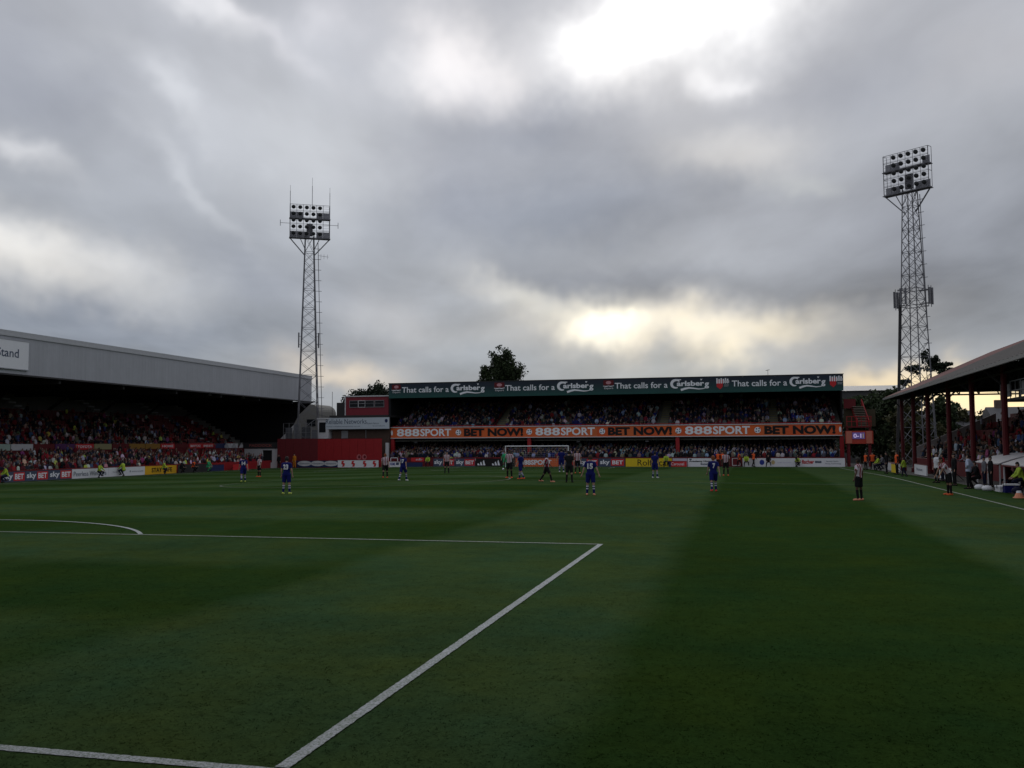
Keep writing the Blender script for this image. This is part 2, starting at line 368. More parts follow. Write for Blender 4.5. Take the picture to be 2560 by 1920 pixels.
def strip(mb, pts, w):
    """a painted line following the turf; left/right offsets of w/2"""
    vs = []; fine = len(pts) > 1 and (Vector(pts[1])-Vector(pts[0])).length < .2
    for i, p in enumerate(pts):
        a = Vector(pts[max(i-1,0)]); b = Vector(pts[min(i+1,len(pts)-1)]); t = (b-a).normalized(); n = Vector((-t.y, t.x))*w/2
        for q in (Vector(p)+n*(1+(rng.normal(0, .045) if fine else 0)), Vector(p)-n*(1+(rng.normal(0, .045) if fine else 0))): vs.append((q.x, q.y, zg(q.x, q.y)+LIFT[0]))
    mb.add(vs, [(2*i, 2*i+1, 2*i+3, 2*i+2) for i in range(len(pts)-1)])
def seg(a, b, st=1.0):
    n = max(1, int(math.hypot(b[0]-a[0], b[1]-a[1])/st)); return [(a[0]+(b[0]-a[0])*i/n, a[1]+(b[1]-a[1])*i/n) for i in range(n+1)]
def arc(c, r_, a0, a1, n=40): return [(c[0]+r_*math.sin(a0+(a1-a0)*i/n), c[1]+r_*math.cos(a0+(a1-a0)*i/n)) for i in range(n+1)]
LW = .12
M_cross = line_material(); M_cross.name = 'thin_line_paint'
for n_ in M_cross.node_tree.nodes:
    if n_.bl_idname == 'ShaderNodeMix': n_.inputs['A'].default_value = (.05, .08, .04, 1); n_.inputs['B'].default_value = (.34, .37, .34, 1)
LIFT = [.006]
M_worn = line_material(); M_worn.name = 'worn_line_paint'
for n_ in M_worn.node_tree.nodes:
    if n_.bl_idname == 'ShaderNodeMix': n_.inputs['A'].default_value = (.035, .058, .024, 1); n_.inputs['B'].default_value = (.15, .18, .14, 1)
def marking(name, pts, w=LW, mat=None):
    LIFT[0] += .0006
    mb = MB(); strip(mb, pts, w); kind(mb.build(name, mat or M_line), 'structure')
h = LW/2
marking('goal_line', seg((-WP, h), (WP, h), .05)); marking('goal_line', seg((-WP, LP-h), (WP, LP-h)))
marking('touchline', seg((WP-h, LW+.002), (WP-h, LP-LW-.002)), mat=M_cross); marking('touchline', seg((-WP+h, LW+.002), (-WP+h, LP-LW-.002)))
marking('halfway_line', seg((-WP+LW, LP/2), (WP-LW, LP/2)), .1, M_worn)
for s_ in (0, 1):
    Y = lambda v: LP-v if s_ else v
    marking('penalty_area_line', seg((-20.16, Y(16.5-h)), (20.16, Y(16.5-h))), mat=M_worn if s_ else M_cross)
    for sx in (-1, 1):
        marking('penalty_area_line', seg((sx*(20.16-h), Y(LW+.012)), (sx*(20.16-h), Y(16.5-LW-.012)), 1.0 if s_ else .05))
        marking('goal_area_line', seg((sx*(9.16-h), Y(LW+.002)), (sx*(9.16-h), Y(5.5-LW-.002))))
    marking('goal_area_line', seg((-9.16, Y(5.5-h)), (9.16, Y(5.5-h))))
    q = math.acos(5.5/9.1) - .004
    pa = arc((0, 11), 9.09, -q, q); marking('penalty_arc', [(x, Y(y)) for x, y in pa])
a0 = .0075
marking('centre_circle', arc((0, LP/2), 9.09, -math.pi/2+a0, math.pi/2-a0, 60), mat=M_worn); marking('centre_circle', arc((0, LP/2), 9.09, math.pi/2+a0, 1.5*math.pi-a0, 60), mat=M_worn)

# ------------------------------------------------------------------ seating helpers
SEATS = []          # (position of the seat front on its step, heading, stand, row)
def terrace(name, rows, parent, mat, along, lo, hi):
    """stepped bank: rows = [(depth coordinate front, back, floor z)], along 'x' or 'y'"""
    mb = MB()
    for f, b, z in rows:
        if along == 'y': mb.box((f, lo, z-.8), (b, hi, z))
        else: mb.box((lo, f, z-.8), (hi, b, z))
    return mb.build(name, mat, parent)
def seat_shape(mb, p, hd):
    """a tip-up seat: pan, back and bracket"""
    c, s_ = math.cos(hd), math.sin(hd)
    r = Vector((c, s_, 0)); f = Vector((-s_, c, 0)); p = Vector(p); u = Vector((0,0,1))
    mb.obox(p - f*.02 + u*.43, r, f, u, .42, .38, .05)
    mb.obox(p - f*.24 + u*.66, r, u, f, .42, .42, .04)
    mb.obox(p - f*.10 + u*.21, r, u, f, .06, .40, .06)
M_seat = P('red_seat_plastic', (.17, .012, .016), .45, .4, var=.2)
M_corr = P('corrugated_roof', (.050, .047, .050), .75, .08, var=.3, vscale=.6, streak=(.6, .25, 1, .5), world=True)

# ------------------------------------------------------------------ left stand
LS = thing('covered_grandstand', 'long grey-fronted covered stand full of spectators down the left touchline', 'stand')
def left_stand():
    X0 = -36.0; ya, yb = 26, 116
    rib = MB()     # one sheet, two metres long, with ribs
    prof = []
    for i in range(4):
        y = i*.5; prof += [(y, 0), (y+.34, 0), (y+.38, .008), (y+.46, .008)]
    prof.append((2.0, 0))
    for (y, d), (y2, d2) in zip(prof[:-1], prof[1:]):
        rib.add([(d, y, 0), (d2, y2, 0), (d2, y2, 3.28), (d, y, 3.28)], [(0,1,2,3)])
    me = rib.mesh('fascia_panel', M_grey)
    for k in range((yb-ya)//2): link('fascia_panel', me, LS, Matrix.Translation((X0, ya+2*k, 8.5)))
    MB().box((X0-.5, ya, 11.76), (X0+.06, yb, 12.1)).box((X0-.1, ya, 11.62), (X0+.1, yb, 11.765)).build('roof_edge_flashing', P('pale_flashing', (.42, .43, .45), .5, .4, var=.15, world=True), LS)
    MB().box((X0-.25, ya, 8.36), (X0+.05, yb, 8.5)).build('gutter', M_dark, LS)
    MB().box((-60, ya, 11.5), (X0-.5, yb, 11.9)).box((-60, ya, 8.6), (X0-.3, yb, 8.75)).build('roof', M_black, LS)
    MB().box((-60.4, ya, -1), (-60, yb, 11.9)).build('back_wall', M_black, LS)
    mb = MB(); ed = [at(u_, v_, 'y', yb) for u_, v_ in ((705, 1097), (734, 1060), (745, 1038), (773, 1011), (788, 1003))]
    pts = [(-59.9, -1), (ed[0].x-.3, -1)] + [(p.x, p.z) for p in ed] + [(-59.9, ed[-1].z)]; k = len(pts)
    mb.add([(x, yb, z) for x, z in pts] + [(x, yb+.2, z) for x, z in pts], [tuple(range(k)), tuple(range(2*k-1, k-1, -1))] + [(i, k+i, k+(i+1) % k, (i+1) % k) for i in range(k)])
    mb.build('end_wall', M_black, LS)
    # steel frames under the roof
    for y in range(ya+4, yb, 9):
        fr = MB(); fr.box((-59.5, y-.15, 8.0), (X0-.4, y+.15, 8.6)); fr.bar((-58, y, 3), (-50, y, 8.2), .3); fr.build('roof_frame', M_dark, LS)
    # paddock and upper seating
    pad = [(-36.9-.62*i, -37.52-.62*i, -.42+.14*i) for i in range(10)]
    upp = [(-43.9-.78*i, -44.68-.78*i, 1.55+.40*i) for i in range(18)]
    terrace('lower_terrace', pad, LS, M_conc, 'y', ya, 112); terrace('upper_terrace', upp, LS, M_conc, 'y', ya, yb-.3)
    MB().box((-43.88, ya, .2), (-43.1, 112, 1.5)).box((-43.3, ya, 1.4), (-43.1, 112, 2.28)).build('barrier_wall', M_dred, LS)
    MB().box((-36.5, ya, -.8), (-36.35, 110, .38)).build('front_wall', M_red, LS)
    st = MB()
    for j, (f, b, z) in enumerate(pad + upp):
        up_ = j >= len(pad)
        for y in np.arange(44, 111, .52):
            if any(abs(y-g) < .7 for g in (55, 68, 81, 94, 106)): continue
            p = (f-.28, y, z)
            if up_ and j-len(pad) > 10: continue
            SEATS.append((p, -math.pi/2, 'left upper' if up_ else 'left lower', j-len(pad) if up_ else j))
            seat_shape(st, p, -math.pi/2)
    kind(st.build('seating', M_seat, LS), 'stuff')
    for g in (55, 68, 81, 94, 106):       # aisle stairs
        mb = MB()
        for f, b, z in upp: mb.box((f-.05, g-.55, z+.002), (f-.42, g+.55, z+.2))
        mb.build('aisle_stair', M_offw, LS)
    for y in (84.5, 91.5, 99): # ceiling lamps under the roof
        MB().lathe((-37.0, y, 8.2), [(.06, .3), (.10, .2), (.24, .06), (.24, 0)], 10).build('roof_lamp', M_galv, LS)
    # boards along the barrier
    cols = [M_offw, P('pale_green_print', (.35, .45, .40), .7), M_offw, M_dred, P('purple_print', (.10, .03, .12), .7), M_redp, P('khaki_print', (.30, .27, .14), .7), M_dred, P('ochre_print', (.30, .16, .03), .7), P('ochre_print', (.30, .16, .03), .7), M_redp, M_dred, M_redp, M_redp, M_navy, M_offw]
    y = 62.0
    for k, c in enumerate(cols):
        w = 2.9
        b = MB().box((-43.1, y, 2.02), (-43.02, y+w-.12, 2.62)).build('barrier_board', c, LS)
        pn = Panel((-43.02, y, 2.02), (0,1,0), LS)
        tx = ['', '', '', '', '', 'TOYOTA', '', '', '', '', 'HOME', '', 'BRENTFORD', 'BEES', '', ''][k]
        if tx: pn.text(tx, .3, w-.4, .18, .44, M_wtxt, .01)
        y += w
left_stand()
def stand_sign():
    o = thing('stand_name_sign', 'white name sign fixed to the grey front of the left stand', 'sign', (0,0,0))
    MB().box((-35.95, 46, 8.93), (-35.82, 61.45, 11.27)).build('board', M_white, o)
    fr = MB()
    for a, b in (((-35.96, 45.9, 8.85), (-35.8, 61.53, 8.93)), ((-35.96, 45.9, 11.27), (-35.8, 61.53, 11.35)), ((-35.96, 61.45, 8.93), (-35.8, 61.53, 11.27))): fr.box(a, b)
    fr.build('frame', M_grey, o)
    Panel((-35.82, 46, 8.93), (0,1,0), o).text('Stand', 11.85, 14.3, .92, 1.66, M_slate, .01, .01)
stand_sign()

# ------------------------------------------------------------------ far stand
FS = thing('two_tier_stand', 'two-tier away stand with green roof fascia and orange balcony band behind the far goal', 'stand')
FY = 108.0
def far_x(px, py=1080, Y=FY-.1): return at(px, py, 'y', Y).x
M_gfas = None
def green_fascia_material():
    mt = P('green_fascia_print', (1, 1, 1), .45, .35); t = mt.node_tree; b = t.nodes['Principled BSDF']
    tc = N(t, 'ShaderNodeTexCoord'); sp = N(t, 'ShaderNodeSeparateXYZ'); L(t, tc.outputs['Object'], sp.inputs[0])
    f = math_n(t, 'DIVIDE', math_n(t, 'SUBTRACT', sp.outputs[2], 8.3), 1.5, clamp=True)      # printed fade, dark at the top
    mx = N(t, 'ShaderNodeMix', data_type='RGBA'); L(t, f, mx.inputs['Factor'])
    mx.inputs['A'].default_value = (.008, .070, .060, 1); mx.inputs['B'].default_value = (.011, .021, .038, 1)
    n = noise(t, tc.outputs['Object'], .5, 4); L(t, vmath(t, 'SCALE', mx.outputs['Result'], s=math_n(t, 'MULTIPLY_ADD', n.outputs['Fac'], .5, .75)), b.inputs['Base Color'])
    return mt
def carlsberg(pn, x0, x1, z0, z1, d):
    """script-like wordmark with a big initial, a leaf and a sweeping tail"""
    w, hh = x1-x0, z1-z0
    q = lambda u, v: (x0+u*w, z0+v*hh)
    # big C
    pts, ws = [], []
    for i in range(17):
        a = R(38+ i*(292-38)/16); pts.append(q(.135+.115*math.cos(a), .60+.34*math.sin(a))); ws.append(.045*w*(.55+1.1*math.sin(math.pi*i/16)))
    pn.band(pts, ws, M_wtxt, d, 'lettering')
    pn.band([q(.10, .93), q(.27, .97)], [.06*w, .02*w], M_wtxt, d+.004, 'lettering')
    pn.text('arlsber', .0+x0+.155*w, x0+.86*w, z0+.40*hh, z0+.86*hh, M_wtxt, d+.008, .035)
    pn.text('g', x0+.87*w, x0+.985*w, z0+.16*hh, z0+.68*hh, M_wtxt, d+.008, .035)
    tail = [q(.26, .06), q(.36, .17), q(.47, .24), q(.60, .19), q(.72, .13), q(.83, .15), q(.93, .24)]
    pn.band(tail, [.060*w, .055*w, .045*w, .035*w, .028*w, .022*w, .016*w], M_wtxt, d+.012, 'emblem')
    pn.poly([q(.76, 1.02), q(.79, .99), q(.82, 1.02), q(.80, .90), q(.785, .86), q(.775, .90)], M_wtxt, d, 'emblem')
def far_stand():
    xa, xb = -21.0, 34.5
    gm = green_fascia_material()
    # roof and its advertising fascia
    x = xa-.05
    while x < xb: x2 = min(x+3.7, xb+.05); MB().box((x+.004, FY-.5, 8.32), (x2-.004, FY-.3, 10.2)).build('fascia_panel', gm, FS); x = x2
    MB().box((xa-.1, FY-.56, 10.2), (xb+.1, FY-.1, 10.27)).build('roof_edge_flashing', M_dark, FS)
    rf = MB(); rf.add([(xa, FY-.3, 10.1), (xb, FY-.3, 10.1), (xb, FY+14, 9.0), (xa, FY+14, 9.0), (xa, FY-.3, 8.5), (xb, FY-.3, 8.5), (xb, FY+14, 8.7), (xa, FY+14, 8.7)],
            [(0,1,2,3), (7,6,5,4), (1,5,6,2), (3,7,4,0), (2,6,7,3)]); rf.build('roof', M_black, FS)
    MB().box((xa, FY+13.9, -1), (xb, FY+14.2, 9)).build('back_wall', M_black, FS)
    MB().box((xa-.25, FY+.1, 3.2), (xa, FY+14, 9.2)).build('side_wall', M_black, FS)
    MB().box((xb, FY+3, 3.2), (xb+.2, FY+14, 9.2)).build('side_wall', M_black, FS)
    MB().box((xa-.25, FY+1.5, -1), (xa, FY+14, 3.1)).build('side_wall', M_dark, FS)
    # balcony band
    ors = [M_orange] + [P('orange_print_%s' % n_, c_, .6, .25, var=.10, vscale=.8) for n_, c_ in (('faded', (.60, .135, .04)), ('deep', (.62, .10, .026)))]
    x = xa+.1; i = 0
    while x < xb-.25:
        x2 = min(x+2.44, xb-.2); MB().box((x+.004, FY-.1, 3.17), (x2-.004, FY+.12, 4.56)).build('balcony_panel', ors[(i*7+i//3) % 3], FS); x = x2; i += 1
    for z in (3.13, 4.50): MB().box((xa+.08, FY-.16, z), (xb-.18, FY-.09, z+.09)).build('balcony_trim', M_offw, FS)
    MB().box((xa+.2, FY+.2, 4.66), (xb-.3, FY+.26, 4.74)).build('balcony_rail', M_red, FS)
    rp = MB()
    for x in np.arange(xa+.3, xb-.3, 2.0): rp.box((x, FY+.2, 4.4), (x+.06, FY+.26, 4.66))
    rp.build('rail_posts', M_red, FS)
    for px in (981.5, 1323, 1694, 2105):
        x = at(px, 1110, 'y', FY).x; MB().box((x-.22, FY-.05, -.6), (x+.22, FY+.4, 3.13)).build('column', M_red, FS)
    # upper tier
    upr = [(FY+.6+.72*i, FY+1.32+.72*i, 3.55+.30*i) for i in range(15)]
    terrace('upper_terrace', upr, FS, M_conc, 'x', xa, xb)
    MB().box((xa, FY+.12, 2.95), (xb, FY+13.9, 3.12)).build('tier_slab', M_black, FS)
    low = [(FY-1.2+.62*i, FY-.58+.62*i, -.30+.15*i) for i in range(12)]
    terrace('lower_terrace', low, FS, M_conc, 'x', xa, xb)
    MB().box((xa, FY-1.5, -.8), (xb, FY-1.35, .72)).build('front_wall', M_dred, FS)
    for k, px in enumerate((1246, 1657, 1935)):
        x = at(px, 1050, 'y', FY+2).x; mb = MB()
        for f, b, z in upr: mb.box((x-.5, f-.02, z+.002), (x+.5, f+.36, z+.15))
        mb.build('aisle_stair', P('aisle_yellow', (.30, .27, .15), .8, var=.2), FS)
    ais = [at(px, 1050, 'y', FY+2).x for px in (1246, 1657, 1935)]
    st = MB()
    for j, (f, b, z) in enumerate(upr[:13]):
        for x in np.arange(xa+.6, xb-.5, .5):
            if any(abs(x-a_) < .7 for a_ in ais): continue
            p = (x, f+.30, z); SEATS.append((p, math.pi, 'far upper', j)); seat_shape(st, p, math.pi)
    kind(st.build('seating', M_seat, FS), 'stuff')
    for j, (f, b, z) in enumerate(low):
        for x in np.arange(xa+.6, xb-.5, .5): SEATS.append(((x, f+.3, z), math.pi, 'far lower', j))
    for px in (1040, 1446, 1618):
        x = at(px, 1102, 'y', FY+1).x; MB().lathe((x, FY+1, 2.55), [(.26, 0), (.26, .1), (.1, .22), (.05, .4)], 10).build('soffit_lamp', M_galv, FS)
    # lettering of the balcony band
    pn = Panel((0, FY-.1, 0), (1,0,0), FS); z0, z1 = 3.40, 4.36
    def ball(px, half=0):
        x = far_x(px); zc = 3.86
        pn.disc(x, zc, .36, .36, M_wtxt, .02)
        for dx, dz in ((-.12, .14), (.14, -.10), (-.16, -.16), (.18, .18)): pn.disc(x+dx, zc+dz, .095, .095, M_slate, .028, k=5)
    for px in (1146, 1323, 1505.5, 1696, 1894): ball(px)
    pn.disc(-20.75, 3.86, .14, .33, M_wtxt, .02); pn.disc(34.1, 3.86, .13, .33, M_wtxt, .02)
    for a, b in ((992, 1128), (1338, 1487), (1712, 1875)):
        xa_, xb_ = far_x(a), far_x(b); mid = xa_+(xb_-xa_)*.425
        [pn.text('8', xa_+(mid-xa_)*(i+.02)/3, xa_+(mid-xa_)*(i+.97)/3, z0, z1, M_wtxt, .02, .03) for i in range(3)]; pn.text('SPORT', mid+.08, xb_, z0, z1, M_wtxt, .02, .03)
    for a, b in ((1160, 1308), (1520, 1680), (1911, 2089)): pn.text('BET NOW!', far_x(a), far_x(b), z0-.04, z1, M_blkp, .02, .05)
    # lettering of the roof fascia
    YF = FY-.5; fx = lambda p: at(p, 960, 'y', YF).x
    pf = Panel((0, YF, 0), (1,0,0), FS)
    for a, b in ((1005, 1122), (1263, 1387), (1537, 1669), (1829.6, 1968)): pf.text('That calls for a', fx(a), fx(b), 9.0, 9.72, M_wtxt, .02, .012)
    for a, b in ((1128, 1213), (1394, 1485), (1677, 1774), (1975, 2065)): carlsberg(pf, fx(a), fx(b), 8.62, 9.98, .02)
    for a, b in ((980, 1002), (1236, 1261), (1508.5, 1534)):
        x0, x1 = fx(a), fx(b); w = x1-x0; c = (x0+x1)/2
        pf.rect(x0, x1, 9.42, 10.06, M_dred, .02, 'emblem'); pf.disc(c, 9.76, w*.26, .2, P('pink_print', (.5, .25, .28), .6), .028)
        pf.band([(x0-.05, 9.36), (c-w*.2, 9.30), (c, 9.36), (c+w*.2, 9.30), (x1+.05, 9.38)], [.05, .1, .06, .1, .05], M_wtxt, .024)
        pf.text('Export', x0+.1, x1-.05, 8.92, 9.2, M_offw, .02, .02)
    for a, b in ((1791, 1823), (2074, 2107)):
        x0, x1 = fx(a), fx(b); w = x1-x0
        for i in range(6): pf.rect(x0+w*i/6, x0+w*(i+.62)/6, 9.40, 10.02-(.08 if i % 2 else 0), M_wtxt, .02, 'emblem')
        for i in range(3): pf.rect(x0+w*(i+.64)/6, x0+w*(i+.98)/6, 9.40, 9.84, M_redp, .02, 'emblem')
        pf.rect(x0+w*.55, x1, 9.46, 9.74, M_offw, .028, 'emblem')
        pf.poly([(x0+.03, 9.40), (x0+.03, 9.02), (x0+w*.28, 8.70), (x0+w*.5, 9.02), (x0+w*.5, 9.40)], M_redp, .024)
        pf.rect(x0+w*.6, x1-.05, 9.2, 9.24, M_offw, .02, 'emblem'); pf.rect(x0+w*.6, x1-.1, 9.06, 9.10, M_offw, .02, 'emblem')
    # boards on the front wall of the lower tier
    pw = Panel((0, FY-1.5, 0), (1,0,0), FS); wx = lambda p: at(p, 1150, 'y', FY-1.5).x
    for px, s_ in ((1128, 'BET'), (1160, 'sky'), (1184, 'BET'), (1212, 'sky'), (1235, 'BET')):
        if s_ == 'BET': pw.rect(wx(px)-.1, wx(px+20), .26, .68, M_redp, .01)
        pw.text(s_, wx(px)+.03, wx(px+19), .32, .60, M_offw, .02, .03)
    pw.rect(wx(1028), wx(1060), .22, .70, M_redp, .01); pw.text('nfr', wx(1040), wx(1057), .34, .62, M_offw, .02, .02)
    # small aerial on the roof edge
    a = at(1920, 945, 'y', FY+.2); MB().bar((a.x, FY+.2, 10.2), (a.x, FY+.2, 10.95), .05).bar((a.x-.25, FY+.2, 10.85), (a.x+.2, FY+.2, 10.95), .06).build('roof_aerial', M_dark, FS)
far_stand()

# ------------------------------------------------------------------ right stand
RS = thing('main_stand', 'old covered main stand with corrugated roof and red columns down the right touchline', 'stand')
def right_stand():
    ya, yb = 14, 89.6; xe, ze, xr, zr = 36.5, 6.6, 46.0, 10.75
    # corrugated roof sheets, front slope
    n = 30; wd = (yb-ya)/n; me = MB(); k = 6
    for i in range(k):
        y0, y1 = wd*i/k, wd*(i+1)/k; h0, h1 = (.0, .05) if i % 2 == 0 else (.05, .0)
        me.add([(xe, y0, ze+h0), (xe, y1, ze+h1), (xr, y1, zr+h1), (xr, y0, zr+h0)], [(0,3,2,1)])
    ms = me.mesh('roof_sheet', M_corr); mr = ms.copy(); mr.materials.clear(); mr.materials.append(P('red_roof_sheet', (.10, .018, .024), .7, .12, var=.35, vscale=.6, world=True))
    for i in range(n): link('roof_sheet', mr if i >= n-7 else ms, RS, Matrix.Translation((0, ya+wd*i, 0)))
    MB().box((xe-.14, ya, ze-.20), (xe+.02, yb, ze-.02)).build('gutter', P('grey_gutter', (.16, .16, .16), .5, .4, var=.2), RS)
    MB().add([(xr, ya, zr), (xr, yb, zr), (56, yb, 7.0), (56, ya, 7.0)], [(0,1,2,3)]).add([(xe, ya, ze-.2), (xe, yb, ze-.2), (xr, yb, zr-.3), (xr, ya, zr-.3)], [(0,1,2,3)]).build('roof_lining', M_black, RS)
    # columns and trusses
    ys = (90.2, 83.0, 76.2, 68.0, 60.6, 52.6, 44.6, 36.4)
    for y in ys:
        y = min(y, yb-.3)
        c = MB().bar((38.0, y, -.4), (38.0, y, ze+.45), .34, k=8); c.lathe((38.0, y, -.4), [(.3, 0), (.3, .5), (.2, .6)], 8); c.build('column', P('column_red', (.10, .008, .011), .6, var=.2), RS)
        t = MB(); t.bar((37.0, y, ze+.2), (50, y, ze+.2), .16); t.bar((37.0, y, ze+.1), (xr, y, zr-.25), .18)
        for q in range(5):
            x0 = 38+q*1.7; s0 = ze+.1+(x0-37)*.437; t.bar((x0, y, ze+.2), (x0, y, s0), .12); t.bar((x0, y, s0), (x0+1.7, y, ze+.2), .11)
        t.bar((38, y, ze-1.0), (39.2, y, ze+.2), .14); t.bar((38, y, ze-1.0), (36.9, y, ze), .12)
        t.build('roof_truss', M_dark, RS)
    lt = MB()      # lattice girder along the columns
    lt.bar((38, ya, ze+.55), (38, yb, ze+.55), .12); lt.bar((38, ya, ze-.25), (38, yb, ze-.25), .12)
    for q, y in enumerate(np.arange(ya, yb-1, 2.2)): lt.bar((38, y, ze+(.55 if q % 2 else -.25)), (38, y+2.2, ze+(-.25 if q % 2 else .55)), .06)
    lt.build('lattice_girder', M_dark, RS)
    gb = MB(); y = yb-.06; gp = [(36.7, ze-.1), (38.6, ze-.15), (40.2, ze+.25), (43.5, ze+.55), (48, ze+.55), (51, ze+.2), (56, ze-.3), (56, 7.0), (xr, zr-.2)]; k = len(gp)
    gb.add([(x, y, z) for x, z in gp] + [(x, y-.08, z) for x, z in gp], [tuple(range(k-1, -1, -1)), tuple(range(k, 2*k))] + [((i+1) % k, i, k+i, k+(i+1) % k) for i in range(k)]); gb.build('gable_board', M_black, RS)
    rows = [(39.2+.74*i, 39.94+.74*i, .35+.37*i) for i in range(14)]
    terrace('seating_terrace', rows, RS, M_conc, 'y', ya, yb-1)
    MB().box((38.7, ya, -.5), (38.9, yb-1, .95)).build('front_wall', M_dred, RS)
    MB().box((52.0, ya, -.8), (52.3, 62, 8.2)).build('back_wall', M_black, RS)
    mb = MB(); y = yb-1     # pale end parapet following the steps
    mb.add([(39, y, .2), (46, y, 3.7), (46, y, 5.0), (39, y, 1.9), (39, y+.2, .2), (46, y+.2, 3.7), (46, y+.2, 5.0), (39, y+.2, 1.9)], [(0,1,2,3),(7,6,5,4),(3,2,6,7),(0,3,7,4),(1,5,6,2),(0,4,5,1)])
    mb.build('end_parapet', P('pale_parapet', (.34, .31, .31), .85, var=.2), RS)
    st = MB()
    for j, (f, b, z) in enumerate(rows):
        for y in np.arange(33, yb-1.4, .52):
            if any(abs(y-g) < .6 for g in (47, 57.5, 69, 80)): continue
            p = (f+.30, y, z); SEATS.append((p, math.pi/2, 'right', j)); seat_shape(st, p, math.pi/2)
    kind(st.build('seating', M_seat, RS), 'stuff')
    # hanging camera gantry
    gn = thing('camera_gantry', 'dark metal camera gantry hung under the roof of the right stand', 'gantry')
    g = MB(); g.box((38.3, 44, 4.75), (40.2, 54.6, 4.9)); g.build('deck', M_dark, gn)
    r = MB()
    for z in (5.3, 5.85): r.bar((38.3, 44, z), (38.3, 54.6, z), .06)
    for y in np.arange(44, 54.8, 1.06): r.bar((38.3, y, 4.85), (38.3, y, 5.85), .05)
    r.build('guard_rail', M_galv, gn)
    hgr = MB()
    for y in (44.3, 47.6, 51, 54.4): hgr.bar((38.4, y, 4.9), (38.4, y, 6.9), .1); hgr.bar((40, y, 4.9), (40, y, 7.4), .1)
    hgr.build('hanger', M_dark, gn)
    for y in (46, 49.5, 52.6): MB().box((38.34, y, 5.0), (38.40, y+1.2, 5.75)).build('gantry_panel', M_galv, gn)
right_stand()

